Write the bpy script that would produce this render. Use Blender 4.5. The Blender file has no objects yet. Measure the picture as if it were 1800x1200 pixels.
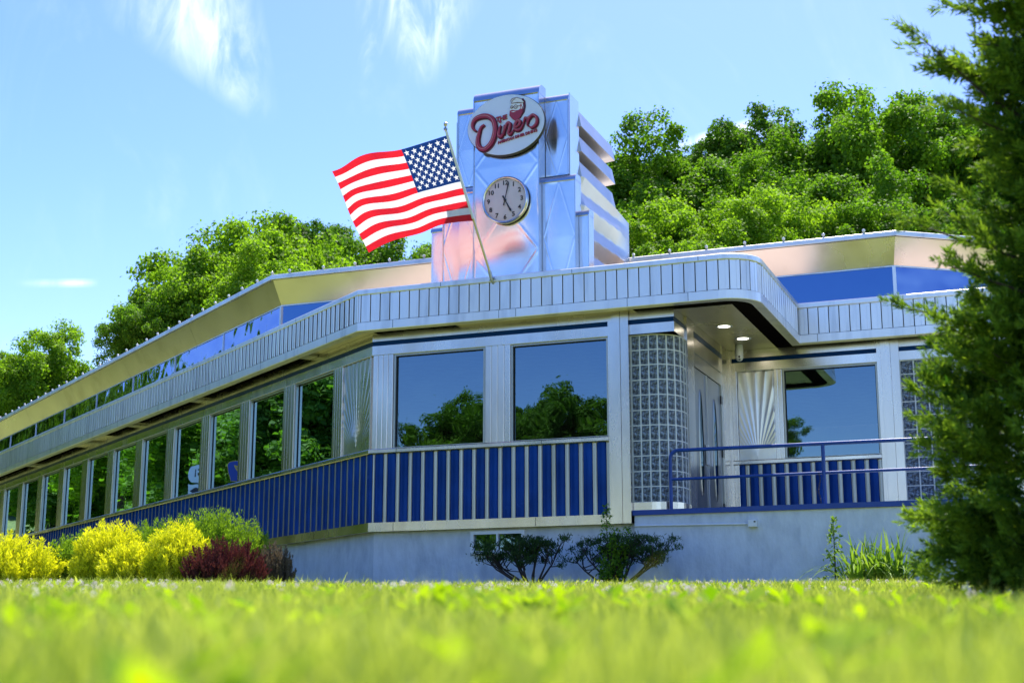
import bpy, bmesh, math, random
import numpy as np
from mathutils import Vector, Matrix
R = math.radians
scene = bpy.context.scene
col = scene.collection

# ------------------------------------------------------------------ camera, sky, sun, exposure
cam_d = bpy.data.cameras.new('camera'); cam = bpy.data.objects.new('camera', cam_d); col.objects.link(cam)
cam_d.sensor_width = 36; cam_d.lens = 50; cam_d.clip_start = 0.05; cam_d.clip_end = 3000
CZ = 0.18
cam.location = (0, 0, CZ); cam.rotation_euler = (R(90) + math.atan(540 / 2500), 0, 0)
cam_d.dof.use_dof = True; cam_d.dof.focus_distance = 19.5; cam_d.dof.aperture_fstop = 2.8
scene.camera = cam

SUN_EL, SUN_AZ = R(63), R(19)          # azimuth clockwise from +Y, behind the building
world = bpy.data.worlds.new('World'); scene.world = world; world.use_nodes = True
wn, wl = world.node_tree.nodes, world.node_tree.links
for n in list(wn): wn.remove(n)
def wnode(t, **k):
    n = wn.new(t)
    for a, b in k.items(): setattr(n, a, b)
    return n
def wm(op, a, b=None, c=None, clamp=False):
    n = wnode('ShaderNodeMath', operation=op, use_clamp=clamp)
    for i, v in enumerate((a, b, c)):
        if v is None: continue
        if isinstance(v, (int, float)): n.inputs[i].default_value = v
        else: wl.new(v, n.inputs[i])
    return n.outputs[0]
def wss(v, lo, hi):
    n = wnode('ShaderNodeMapRange', interpolation_type='SMOOTHSTEP')
    wl.new(v, n.inputs[0]); n.inputs[1].default_value = lo; n.inputs[2].default_value = hi
    return n.outputs[0]
sky = wnode('ShaderNodeTexSky', sky_type='NISHITA', sun_disc=False, sun_elevation=SUN_EL, sun_rotation=SUN_AZ,
            altitude=50, air_density=1.0, dust_density=0.8, ozone_density=1.6)
tc = wnode('ShaderNodeTexCoord'); sep = wnode('ShaderNodeSeparateXYZ'); wl.new(tc.outputs['Generated'], sep.inputs[0])
yy = wm('MAXIMUM', sep.outputs[1], 0.05)
ca, cb = wm('DIVIDE', sep.outputs[0], yy), wm('DIVIDE', sep.outputs[2], yy)
front = wss(sep.outputs[1], 0.1, 0.4)
cv = wnode('ShaderNodeCombineXYZ'); wl.new(ca, cv.inputs[0]); wl.new(cb, cv.inputs[1])
def streak(scale, detail, rot, stretch, w=1.2):
    mp = wnode('ShaderNodeMapping'); wl.new(cv.outputs[0], mp.inputs[0])
    mp.inputs['Rotation'].default_value = (0, 0, rot); mp.inputs['Scale'].default_value = (1, stretch, 1)
    n = wnode('ShaderNodeTexNoise'); wl.new(mp.outputs[0], n.inputs['Vector'])
    n.inputs['Scale'].default_value = scale; n.inputs['Detail'].default_value = detail; n.inputs['Roughness'].default_value = .62
    n.inputs['Distortion'].default_value = w
    return n.outputs['Fac']
# first cirrus plume: narrow tip low, wide and torn upward
def plume(tip, top, w0, w1, noise, lo, hi):
    dx, dy = top[0] - tip[0], top[1] - tip[1]; ln = math.hypot(dx, dy); dx /= ln; dy /= ln
    pa, pb = wm('SUBTRACT', ca, tip[0]), wm('SUBTRACT', cb, tip[1])
    t = wm('ADD', wm('MULTIPLY', pa, dx), wm('MULTIPLY', pb, dy))
    n = wm('ABSOLUTE', wm('SUBTRACT', wm('MULTIPLY', pa, -dy), wm('MULTIPLY', pb, -dx)))
    wid = wm('ADD', wm('MULTIPLY', wm('DIVIDE', t, ln), w1 - w0), w0)
    across = wm('SUBTRACT', 1.0, wm('DIVIDE', n, wm('MAXIMUM', wid, .002)), clamp=True)
    along = wm('MULTIPLY', wss(t, -.012, .04), wm('SUBTRACT', 1.0, wss(t, ln * 1.0, ln * 1.6)))
    body = wm('MULTIPLY', wm('POWER', across, 1.15), along)
    return wm('MULTIPLY', body, wss(noise, lo, hi))
n1 = streak(34, 9, R(-50), .35, .8); n2 = streak(40, 9, R(10), .3, .8); n3 = streak(10, 8, R(25), .5, 1.5)
p1 = plume((-.184, .388), (-.240, .475), .014, .056, n1, .30, .82)
p2 = plume((-.068, .415), (-.064, .56), .016, .085, n2, .34, .78)
p2b = plume((-.112, .41), (-.094, .52), .004, .03, n2, .42, .78)
p3 = plume((-.352, .2592), (-.318, .2594), .004, .004, n2, .2, .6)
p4 = plume((.118, .362), (.175, .376), .006, .010, n2, .3, .6)
veil = wm('MULTIPLY', wss(n3, .5, .9), .10)
cl = wm('MULTIPLY', p1, .82)
for q, k in ((p2, .75), (p2b, .6), (p3, .55), (p4, 1.2), (veil, 1.)): cl = wm('ADD', cl, wm('MULTIPLY', q, k))
cl = wm('MULTIPLY', wm('MINIMUM', cl, 1.0), front)
mix = wnode('ShaderNodeMix', data_type='RGBA'); wl.new(cl, mix.inputs[0])
hs = wnode('ShaderNodeHueSaturation'); wl.new(sky.outputs[0], hs.inputs['Color']); hs.inputs['Saturation'].default_value = 1.38; hs.inputs['Hue'].default_value = .521; hs.inputs['Value'].default_value = 1.0
wl.new(hs.outputs[0], mix.inputs[6]); mix.inputs[7].default_value = (5.9, 6.2, 6.6, 1)
bg = wnode('ShaderNodeBackground'); wl.new(mix.outputs[2], bg.inputs[0]); bg.inputs[1].default_value = 0.117
wo = wnode('ShaderNodeOutputWorld'); wl.new(bg.outputs[0], wo.inputs[0])

sun_d = bpy.data.lights.new('sun', 'SUN'); sun_d.energy = 3.4; sun_d.angle = R(.5); sun_d.color = (1, .95, .87)
sun = bpy.data.objects.new('sun', sun_d); col.objects.link(sun)
sdir = Vector((math.sin(SUN_AZ) * math.cos(SUN_EL), math.cos(SUN_AZ) * math.cos(SUN_EL), math.sin(SUN_EL)))
sun.rotation_euler = sdir.to_track_quat('Z', 'Y').to_euler(); sun.location = (0, 0, 40)
vs = scene.view_settings; vs.view_transform = 'Standard'; vs.look = 'None'; vs.exposure = 1.42; vs.gamma = 1; vs.use_curve_mapping = False
scene.render.engine = 'CYCLES'; scene.cycles.use_denoising = True
scene.cycles.max_bounces = 8; scene.cycles.transparent_max_bounces = 10; scene.cycles.caustics_reflective = False; scene.cycles.caustics_refractive = False
scene.cycles.sample_clamp_indirect = 6

# ------------------------------------------------------------------ materials
def mat(name, base, rough=.5, metal=0., bump=0., bscale=20., var=0., vscale=6., rvar=0., spec=.5, stretch=None, emit=None, coat=0., dirt=None, dscale=3., orand=0.):
    m = bpy.data.materials.new(name); m.use_nodes = True; nt = m.node_tree; b = nt.nodes['Principled BSDF']
    b.inputs['Base Color'].default_value = (*base, 1); b.inputs['Roughness'].default_value = rough
    b.inputs['Metallic'].default_value = metal; b.inputs['Specular IOR Level'].default_value = spec
    b.inputs['Coat Weight'].default_value = coat; b.inputs['Coat Roughness'].default_value = .08
    if emit: b.inputs['Emission Color'].default_value = (*emit[0], 1); b.inputs['Emission Strength'].default_value = emit[1]
    L = nt.links.new
    if bump or var or rvar or dirt:
        t = nt.nodes.new('ShaderNodeNewGeometry'); mp = nt.nodes.new('ShaderNodeMapping'); L(t.outputs['Position'], mp.inputs[0])
        mp.inputs['Scale'].default_value = stretch or (1, 1, 1)
        def noise(s, d=5):
            n = nt.nodes.new('ShaderNodeTexNoise'); L(mp.outputs[0], n.inputs['Vector']); n.inputs['Scale'].default_value = s; n.inputs['Detail'].default_value = d; return n.outputs['Fac']
        if bump:
            bn = nt.nodes.new('ShaderNodeBump'); bn.inputs['Strength'].default_value = 1; bn.inputs['Distance'].default_value = bump
            L(noise(bscale, 4), bn.inputs['Height']); L(bn.outputs[0], b.inputs['Normal'])
        colsock = None
        if var:
            mx = nt.nodes.new('ShaderNodeMix'); mx.data_type = 'RGBA'
            r = nt.nodes.new('ShaderNodeMapRange'); L(noise(vscale), r.inputs[0]); r.inputs[1].default_value = .3; r.inputs[2].default_value = .7
            L(r.outputs[0], mx.inputs[0])
            mx.inputs[6].default_value = (*[c * (1 - var) for c in base], 1); mx.inputs[7].default_value = (*[min(1, c * (1 + var)) for c in base], 1)
            colsock = mx.outputs[2]
        if dirt:
            mx = nt.nodes.new('ShaderNodeMix'); mx.data_type = 'RGBA'
            r = nt.nodes.new('ShaderNodeMapRange'); L(noise(dscale, 8), r.inputs[0]); r.inputs[1].default_value = .52; r.inputs[2].default_value = .78
            r.inputs[4].default_value = .7
            L(r.outputs[0], mx.inputs[0])
            if colsock: L(colsock, mx.inputs[6])
            else: mx.inputs[6].default_value = (*base, 1)
            mx.inputs[7].default_value = (*dirt, 1); colsock = mx.outputs[2]
        if orand and colsock:          # each separate piece a little lighter or darker
            oi = nt.nodes.new('ShaderNodeObjectInfo'); r = nt.nodes.new('ShaderNodeMapRange'); L(oi.outputs['Random'], r.inputs[0]); r.inputs[3].default_value = 1 - orand; r.inputs[4].default_value = 1 + orand
            h = nt.nodes.new('ShaderNodeHueSaturation'); L(colsock, h.inputs['Color']); L(r.outputs[0], h.inputs['Value']); colsock = h.outputs[0]
        if colsock: L(colsock, b.inputs['Base Color'])
        if rvar:
            r = nt.nodes.new('ShaderNodeMapRange'); L(noise(vscale * .7), r.inputs[0]); r.inputs[1].default_value = .25; r.inputs[2].default_value = .75
            r.inputs[3].default_value = max(.02, rough - rvar); r.inputs[4].default_value = rough + rvar; L(r.outputs[0], b.inputs['Roughness'])
    return m

M = {}
M['steel'] = mat('stainless_steel', (.69, .635, .575), .25, 1., var=.10, vscale=2.5, rvar=.07, stretch=(1, 1, .25), dirt=(.42, .38, .34), dscale=2.2)
M['sunburst'] = mat('embossed_steel', (.66, .63, .59), .30, 1., var=.06, vscale=2.5, rvar=.05)
M['alu'] = mat('fascia_aluminium', (.81, .79, .765), .38, .85, var=.07, vscale=1.5, rvar=.08, dirt=(.45, .45, .45), dscale=5, stretch=(1, 1, .15), orand=.07)
M['soffit'] = mat('champagne_soffit', (.80, .72, .66), .30, 1., var=.06, vscale=1.2, rvar=.05, bump=.0012, bscale=.6, dirt=(.55, .47, .38), dscale=1.6)
M['under'] = mat('canopy_soffit_steel', (.55, .50, .43), .30, 1., var=.08, vscale=2, rvar=.06)
M['slot'] = mat('dark_slot', (.010, .008, .007), 1., spec=0.)
M['blue'] = mat('blue_enamel', (.004, .036, .20), .22, 0., spec=.36, var=.25, vscale=2.5, rvar=.08, orand=.14)
M['blue'].node_tree.nodes['Principled BSDF'].inputs['Specular Tint'].default_value = (.16, .38, 1, 1)
M['stripe'] = mat('navy_band', (.004, .03, .10), .3, spec=.25)
M['stripe'].node_tree.nodes['Principled BSDF'].inputs['Specular Tint'].default_value = (.2, .4, 1, 1)
M['strip'] = mat('silver_strip', (.44, .44, .40), .38, .9, var=.08, vscale=3, dirt=(.30, .30, .25), dscale=5, orand=.08, stretch=(1, 1, .2))
M['cream'] = mat('cream_trim', (.66, .62, .46), .5)
M['stucco'] = mat('painted_stucco', (.64, .67, .70), .85, bump=.009, bscale=24, var=.09, vscale=7, dirt=(.36, .40, .46), dscale=4.5, stretch=(1, 1, .45))
M['white'] = mat('white_paint', (.78, .78, .76), .5, var=.04)
M['grout'] = mat('white_grout', (.72, .71, .66), .6, var=.06, vscale=8)
M['black'] = mat('black_metal', (.012, .012, .014), .45)
M['black_rubber'] = mat('dark_gap', (.01, .01, .01), .8)
M['rail'] = mat('blue_rail_paint', (.010, .055, .27), .35, spec=.35, var=.1, vscale=7)
M['tower'] = mat('tower_steel', (.84, .81, .775), .20, 1., var=.04, vscale=1.2, rvar=.04, bump=.004, bscale=1.6)
M['tower_trim'] = mat('tower_trim', (.66, .63, .60), .22, 1., var=.08, vscale=3)
M['louver'] = mat('louver_steel', (.52, .51, .49), .40, 1., var=.06, vscale=2, rvar=.06)
M['roof'] = mat('roof_membrane', (.52, .44, .38), .9, var=.12, vscale=2)
M['interior'] = mat('interior_paint', (.55, .56, .56), .8, var=.1)
M['floor_in'] = mat('interior_floor', (.08, .07, .06), .5)
M['door'] = mat('door_steel', (.36, .36, .37), .3, 1., var=.1, vscale=2)
M['porch'] = mat('porch_concrete', (.36, .36, .35), .85, bump=.002, bscale=60, var=.1)
M['gold'] = mat('pole_metal', (.62, .53, .32), .3, 1.)
M['red'] = mat('sign_red', (.35, .012, .018), .35, coat=.4)
M['red_dark'] = mat('sign_dark_red', (.10, .006, .014), .4)
M['signface'] = mat('sign_white', (.70, .77, .88), .35, var=.03, vscale=2)
M['face'] = mat('clock_face', (.66, .59, .58), .45, var=.05, vscale=5)
M['rim'] = mat('clock_rim', (.70, .68, .64), .25, 1., var=.1, vscale=6)
M['ink'] = mat('black_ink', (.012, .012, .016), .5)
M['lamp'] = mat('lit_downlight', (.9, .9, .85), .4, emit=((1, .93, .78), 3.))
M['glow'] = mat('lit_pendant_bulb', (.9, .8, .6), .4, emit=((1, .72, .35), 5.))
M['shade'] = mat('pendant_shade', (.05, .22, .30), .35)
M['bulb'] = mat('bulb_glass', (.85, .85, .82), .12, 0., spec=.8)
M['bark'] = mat('bark', (.055, .042, .032), .95, bump=.01, bscale=18, var=.3, vscale=9)
M['twig'] = mat('dark_twig', (.045, .032, .028), .9, bump=.004, bscale=40, var=.3, vscale=20)
M['sign_blue'] = mat('route_sign_blue', (.01, .04, .30), .4)
M['sign_yellow'] = mat('route_sign_yellow', (.75, .42, .03), .4)
M['sign_w'] = mat('route_sign_white', (.80, .80, .78), .4)
M['galv'] = mat('galvanised', (.42, .43, .44), .45, .8)
M['asphalt'] = mat('asphalt', (.055, .055, .055), .9, bump=.004, bscale=120, var=.2, vscale=4)

def glass_mat(name, tint, refl, gcol, wave=0., wscale=1.):
    m = bpy.data.materials.new(name); m.use_nodes = True; nt = m.node_tree; nt.nodes.clear(); L = nt.links.new
    o = nt.nodes.new('ShaderNodeOutputMaterial'); mx = nt.nodes.new('ShaderNodeMixShader'); tr = nt.nodes.new('ShaderNodeBsdfTransparent')
    g = nt.nodes.new('ShaderNodeBsdfGlossy'); fr = nt.nodes.new('ShaderNodeFresnel'); fr.inputs[0].default_value = 1.55
    mr = nt.nodes.new('ShaderNodeMapRange'); L(fr.outputs[0], mr.inputs[0]); mr.inputs[3].default_value = refl; mr.inputs[4].default_value = 1.
    tr.inputs[0].default_value = (*tint, 1); g.inputs[0].default_value = (*gcol, 1); g.inputs['Roughness'].default_value = .004
    L(mr.outputs[0], mx.inputs[0]); L(tr.outputs[0], mx.inputs[1]); L(g.outputs[0], mx.inputs[2]); L(mx.outputs[0], o.inputs[0])
    if wave:
        t = nt.nodes.new('ShaderNodeTexCoord'); n = nt.nodes.new('ShaderNodeTexNoise'); L(t.outputs['Object'], n.inputs['Vector']); n.inputs['Scale'].default_value = wscale; n.inputs['Detail'].default_value = 2
        b = nt.nodes.new('ShaderNodeBump'); b.inputs['Distance'].default_value = wave; L(n.outputs['Fac'], b.inputs['Height']); L(b.outputs[0], g.inputs['Normal'])
    return m
M['glass'] = glass_mat('tinted_window', (.30, .38, .42), .20, (.55, .80, 1.0), .0035, 1.0)
M['glass_up'] = glass_mat('clerestory_glass', (.02, .03, .06), .45, (.45, .58, .95), .05, 1.1)
M['glass_blue'] = glass_mat('blue_clerestory_glass', (.02, .05, .14), .30, (.30, .55, 1.0), .002, 1.2)

def block_mat():
    m = mat('glass_block', (.10, .125, .15), .10, 0., spec=.9)
    nt = m.node_tree; L = nt.links.new; b = nt.nodes['Principled BSDF']
    t = nt.nodes.new('ShaderNodeTexCoord'); n = nt.nodes.new('ShaderNodeTexNoise'); L(t.outputs['Object'], n.inputs['Vector']); n.inputs['Scale'].default_value = 34; n.inputs['Detail'].default_value = 1.5; n.inputs['Distortion'].default_value = 1.
    bp = nt.nodes.new('ShaderNodeBump'); bp.inputs['Distance'].default_value = .03; L(n.outputs['Fac'], bp.inputs['Height']); L(bp.outputs[0], b.inputs['Normal'])
    cr = nt.nodes.new('ShaderNodeValToRGB'); L(n.outputs['Fac'], cr.inputs[0]); cr.color_ramp.elements[0].position = .38; cr.color_ramp.elements[0].color = (.025, .03, .04, 1)
    cr.color_ramp.elements[1].position = .66; cr.color_ramp.elements[1].color = (.30, .36, .42, 1); L(cr.outputs[0], b.inputs['Base Color'])
    b.inputs['Metallic'].default_value = .35
    return m
M['block'] = block_mat()

def leaf_mat(name, dark, light, trans=.45, tcol=None, rough=.6, spec=.15):
    """leaf: colour varies leaf by leaf with the stored 'tint' value; thin, lets light through"""
    m = bpy.data.materials.new(name); m.use_nodes = True; nt = m.node_tree; L = nt.links.new; b = nt.nodes['Principled BSDF']
    a = nt.nodes.new('ShaderNodeAttribute'); a.attribute_name = 'tint'
    mx = nt.nodes.new('ShaderNodeMix'); mx.data_type = 'RGBA'; L(a.outputs['Fac'], mx.inputs[0]); mx.inputs[6].default_value = (*dark, 1); mx.inputs[7].default_value = (*light, 1)
    L(mx.outputs[2], b.inputs['Base Color']); b.inputs['Roughness'].default_value = rough; b.inputs['Specular IOR Level'].default_value = spec
    t = nt.nodes.new('ShaderNodeBsdfTranslucent'); k = nt.nodes.new('ShaderNodeMix'); k.data_type = 'RGBA'; k.blend_type = 'MULTIPLY'; k.inputs[0].default_value = 1
    L(mx.outputs[2], k.inputs[6]); k.inputs[7].default_value = (*(tcol or (1.5, 1.45, .6)), 1); L(k.outputs[2], t.inputs[0])
    ms = nt.nodes.new('ShaderNodeMixShader'); ms.inputs[0].default_value = trans; L(b.outputs[0], ms.inputs[1]); L(t.outputs[0], ms.inputs[2])
    L(ms.outputs[0], nt.nodes['Material Output'].inputs[0]); return m
M['leaf'] = leaf_mat('broad_leaf', (.055, .140, .010), (.22, .37, .030), .50, (1.2, 1.4, .45))
M['leaf_b'] = leaf_mat('broad_leaf_bright', (.085, .185, .010), (.32, .47, .035), .52, (1.2, 1.4, .45))
M['leaf_d'] = leaf_mat('broad_leaf_deep', (.036, .105, .011), (.16, .28, .028), .46, (1.15, 1.4, .45))
M['grass'] = leaf_mat('grass_blade', (.14, .23, .026), (.62, .70, .15), .5, (1.2, 1.15, .5), .45, .3)
M['clover'] = leaf_mat('clover_head', (.62, .52, .46), (.85, .80, .74), .3, (1, 1, 1), .8, .1)
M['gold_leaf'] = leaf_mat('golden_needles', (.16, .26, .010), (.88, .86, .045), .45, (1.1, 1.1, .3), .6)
M['green_leaf'] = leaf_mat('green_needles', (.08, .17, .010), (.20, .34, .026), .42)
M['dark_leaf'] = leaf_mat('dark_needles', (.014, .035, .010), (.075, .15, .03), .3)
M['plum_leaf'] = leaf_mat('barberry_leaf', (.030, .011, .016), (.14, .05, .045), .3, (1.3, .7, .6))
M['brown_leaf'] = leaf_mat('dry_twig_leaf', (.09, .065, .045), (.20, .16, .10), .3, (1, .9, .7))
M['lily_leaf'] = leaf_mat('strap_leaf', (.09, .20, .02), (.25, .38, .06), .4)
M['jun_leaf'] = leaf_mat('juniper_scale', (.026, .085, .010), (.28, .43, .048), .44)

# ------------------------------------------------------------------ helpers
def tag(o, label=None, cat=None, group=None, kind=None):
    if label: o['label'] = label
    if cat: o['category'] = cat
    if group: o['group'] = group
    if kind: o['kind'] = kind
    return o
def empty(name, loc=(0, 0, 0), rz=0, label=None, cat=None, group=None, parent=None):
    o = bpy.data.objects.new(name, None); col.objects.link(o); o.location = loc; o.rotation_euler = (0, 0, rz); o.empty_display_size = .2
    if parent: o.parent = parent
    return tag(o, label, cat, group)
class MB:
    def __init__(s): s.v = []; s.f = []; s.mi = []; s.cur = 0
    def add(s, vs, fs):
        n = len(s.v); s.v += [tuple(p) for p in vs]; s.f += [tuple(i + n for i in f) for f in fs]; s.mi += [s.cur] * len(fs); return s
    def box(s, x0, x1, y0, y1, z0, z1):
        return s.add([(x, y, z) for z in (z0, z1) for x, y in ((x0, y0), (x1, y0), (x1, y1), (x0, y1))],
                     [(3, 2, 1, 0), (4, 5, 6, 7), (0, 1, 5, 4), (1, 2, 6, 5), (2, 3, 7, 6), (3, 0, 4, 7)])
    def fbox(s, fr, s0, s1, o0, o1, z0, z1):      # box in a wall frame
        return s.add([(*fr(x, o), z) for z in (z0, z1) for x, o in ((s0, o0), (s1, o0), (s1, o1), (s0, o1))],
                     [(3, 2, 1, 0), (4, 5, 6, 7), (0, 1, 5, 4), (1, 2, 6, 5), (2, 3, 7, 6), (3, 0, 4, 7)])
    def prism(s, ring0, ring1):                   # two matching rings
        n = len(ring0)
        return s.add(list(ring0) + list(ring1), [tuple(range(n))[::-1], tuple(range(n, 2 * n))] + [(i, (i + 1) % n, (i + 1) % n + n, i + n) for i in range(n)])
    def tube(s, pts, r, n=8, cap=True):
        pts = [Vector(p) for p in pts]; rs = r if isinstance(r, (list, tuple)) else [r] * len(pts); base = len(s.v); rings = []
        up = Vector((0, 0, 1)); prev = None
        for i, p in enumerate(pts):
            d = (pts[min(i + 1, len(pts) - 1)] - pts[max(i - 1, 0)]).normalized()
            a = prev if prev is not None else (Vector((1, 0, 0)) if abs(d.z) > .9 else up)
            x = (a - d * a.dot(d))
            if x.length < 1e-5: x = Vector((0, 1, 0)) - d * d.y
            x.normalize(); y = d.cross(x); prev = x
            rings.append([p + (x * math.cos(2 * math.pi * k / n) + y * math.sin(2 * math.pi * k / n)) * rs[i] for k in range(n)])
        vs = [q for g in rings for q in g]; fs = []
        for i in range(len(pts) - 1):
            for k in range(n): fs.append((i * n + k, i * n + (k + 1) % n, (i + 1) * n + (k + 1) % n, (i + 1) * n + k))
        if cap: fs += [tuple(range(n))[::-1], tuple(range((len(pts) - 1) * n, len(pts) * n))]
        return s.add(vs, fs)
    def lathe(s, prof, c=(0, 0, 0), axis='z', n=24):  # prof: (r, h) pairs
        vs = []; fs = []
        for r, h in prof:
            for k in range(n):
                a = 2 * math.pi * k / n; x, y = r * math.cos(a), r * math.sin(a)
                p = (x, y, h) if axis == 'z' else (x, -h, y)
                vs.append((p[0] + c[0], p[1] + c[1], p[2] + c[2]))
        for i in range(len(prof) - 1):
            for k in range(n): fs.append((i * n + k, i * n + (k + 1) % n, (i + 1) * n + (k + 1) % n, (i + 1) * n + k))
        return s.add(vs, fs)
    def grid(s, P):                               # P[i][j] points
        n, m = len(P), len(P[0])
        return s.add([p for row in P for p in row], [(i * m + j, i * m + j + 1, (i + 1) * m + j + 1, (i + 1) * m + j) for i in range(n - 1) for j in range(m - 1)])
    def mesh(s, name, mats, smooth=False, fix=True):
        me = bpy.data.meshes.new(name); me.from_pydata(s.v, [], s.f)
        for m in (mats if isinstance(mats, (list, tuple)) else [mats]): me.materials.append(m)
        if any(s.mi): me.polygons.foreach_set('material_index', s.mi)
        if fix:
            b = bmesh.new(); b.from_mesh(me); bmesh.ops.recalc_face_normals(b, faces=b.faces); b.to_mesh(me); b.free()
        if smooth:
            me.polygons.foreach_set('use_smooth', [True] * len(me.polygons))
            if smooth != 'all': me.set_sharp_from_angle(angle=R(smooth if smooth is not True else 40))
        me.update(); return me
    def build(s, name, mats, parent=None, smooth=False, fix=True):
        o = bpy.data.objects.new(name, s.mesh(name, mats, smooth, fix)); col.objects.link(o)
        if parent: o.parent = parent
        return o
def place(name, me, parent, loc=(0, 0, 0), rz=0, label=None):
    o = bpy.data.objects.new(name, me); col.objects.link(o); o.parent = parent; o.location = loc; o.rotation_euler = (0, 0, rz)
    if label: o['label'] = label
    return o
def sweep(mb, poly, prof, closed=True, clockwise_out=True):
    """carry a profile of (out, z) along a plan polyline; outward is to the right of travel"""
    P = [Vector(p[:2]) for p in poly]; n = len(P); rings = []
    for i in range(n):
        ns = []
        if i > 0: d = (P[i] - P[i - 1]).normalized(); ns.append(Vector((d.y, -d.x)))
        if i < n - 1: d = (P[i + 1] - P[i]).normalized(); ns.append(Vector((d.y, -d.x)))
        m = ns[0] if len(ns) == 1 else (ns[0] + ns[1]) / (1 + ns[0].dot(ns[1]))
        rings.append([(P[i].x + m.x * o, P[i].y + m.y * o, z) for o, z in prof])
    k = len(prof); vs = [q for g in rings for q in g]; fs = []
    for i in range(n - 1):
        for j in range(k if closed else k - 1): fs.append((i * k + j, i * k + (j + 1) % k, (i + 1) * k + (j + 1) % k, (i + 1) * k + j))
    if closed: fs += [tuple(range(k))[::-1], tuple(range((n - 1) * k, n * k))]
    return mb.add(vs, fs)
def rect(o0, o1, z0, z1): return [(o0, z0), (o1, z0), (o1, z1), (o0, z1)]
def np_mesh(name, V, F, material, tint=None, k=4):
    me = bpy.data.meshes.new(name); V = np.ascontiguousarray(V, np.float32); F = np.ascontiguousarray(F, np.int32)
    me.vertices.add(len(V)); me.vertices.foreach_set('co', V.ravel())
    me.loops.add(F.size); me.loops.foreach_set('vertex_index', F.ravel()); me.polygons.add(len(F))
    me.polygons.foreach_set('loop_start', np.arange(0, F.size, k, dtype=np.int32))
    me.update(calc_edges=True)
    if tint is not None:
        a = me.attributes.new('tint', 'FLOAT', 'POINT'); a.data.foreach_set('value', np.ascontiguousarray(tint, np.float32))
    me.materials.append(material); return me
_text_cache = {}
def text_mesh(s, size, depth, align='CENTER', shear=0., bold=0.):
    cu = bpy.data.curves.new('lettering', 'FONT'); cu.body = s; cu.size = size; cu.extrude = depth; cu.align_x = align; cu.align_y = 'CENTER'; cu.resolution_u = 3; cu.shear = shear; cu.offset = bold
    o = bpy.data.objects.new('lettering', cu); col.objects.link(o); bpy.context.view_layer.update()
    me = bpy.data.meshes.new_from_object(o.evaluated_get(bpy.context.evaluated_depsgraph_get())); bpy.data.objects.remove(o); bpy.data.curves.remove(cu)
    return me

# ------------------------------------------------------------------ ground
def sstep(t): t = np.clip(t, 0, 1); return t * t * (3 - 2 * t)
def ground_z(x, y):
    x = np.asarray(x, float); y = np.asarray(y, float)
    yc = np.clip(y, -12, 60)
    rise = .058 * sstep((yc + 2) / 3) + np.where(yc < 14.5, .0490 * yc, .0490 * 14.5 + .0490 * (1 - np.exp(-(yc - 14.5) * .55)) / .55)
    rise = rise + .10 * np.clip(y - 42, 0, 60) * sstep((y - 42) / 10)
    bank = .13 * np.clip(-12 - x, 0, 30)
    return rise + bank * sstep((y - 10) / 15) + .015 * np.sin(x * .9 + y * .4) * sstep((y - 1) / 3)
gx = np.concatenate([np.linspace(-700, -60, 20), np.linspace(-50, 50, 101), np.linspace(60, 700, 20)])
gy = np.concatenate([np.linspace(-500, -30, 16), np.linspace(-25, 80, 140), np.linspace(90, 900, 24)])
GX, GY = np.meshgrid(gx, gy, indexing='ij'); GZ = ground_z(GX, GY)
nx, ny = GX.shape
idx = np.arange(nx * ny).reshape(nx, ny)
GF = np.stack([idx[:-1, :-1], idx[1:, :-1], idx[1:, 1:], idx[:-1, 1:]], -1).reshape(-1, 4)
M['lawn'] = mat('lawn_soil', (.15, .19, .04), .95, var=.35, vscale=2.2, bump=.02, bscale=30)
g = bpy.data.objects.new('lawn', np_mesh('lawn', np.stack([GX, GY, GZ], -1).reshape(-1, 3), GF, M['lawn'])); col.objects.link(g); tag(g, kind='structure')
for p in g.data.polygons: p.use_smooth = True
# road behind the camera, seen only in the windows
rb = MB()
rb.grid([[(x, y, float(ground_z(x, y)) + .004 + .02 * (1 - abs(y + 17) / 4)) for y in (-21, -19, -17, -15, -13)] for x in np.linspace(-80, 80, 60)])
tag(rb.build('road', M['asphalt'], fix=False), kind='structure')

# ------------------------------------------------------------------ the diner
A = (-1.9995, 20.101, 0.); RZ = R(-21.5)
Ld = (-.815, .579); Nl = (-.579, -.815)
diner = empty('diner', A, RZ, 'long stainless steel diner with blue ribbed walls, fluted canopy and raised roof windows', 'building')
def W(u, y, z=0.):   # local -> world
    c, s = math.cos(RZ), math.sin(RZ); return Vector((A[0] + u * c - y * s, A[1] + u * s + y * c, z))
def FF(s, o): return (s, -o)                                        # front wall
def FL(s, o): return (Ld[0] * s + Nl[0] * o, Ld[1] * s + Nl[1] * o)   # long left wall
YR = 3.13
def FR(s, o): return (s, YR - o)                                    # recess wall beside the porch
UD = 4.464
def FD(s, o): return (UD + o, s)                                    # wall with the doors
LEN = 28.2
LE = FL(LEN, 0)
def part(name, mb, m, parent=diner, smooth=False, fix=True): return mb.build(name, M[m] if isinstance(m, str) else [M[k] for k in m], parent, smooth, fix)

wallpath = [LE, (0, 0), (3.55, 0)]
recpath = [(4.52, YR), (6.70, YR)]
# foundation and porch
fb = MB(); sweep(fb, [LE, (0, 0), (3.9, 0)], rect(-.5, -.08, .2, 1.79)); part('foundation', fb, 'stucco')
fb = MB(); fb.box(3.872, 9.6, 0.0, .4, .2, 1.885); part('porch_foundation', fb, 'stucco')
fb = MB(); fb.box(3.88, 9.6, .4, 6.0, 1.80, 1.925); part('porch_floor', fb, 'porch')
fb = MB(); fb.box(3.855, 9.6, -.035, .12, 1.886, 1.952); part('curb', fb, 'rail')
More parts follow.
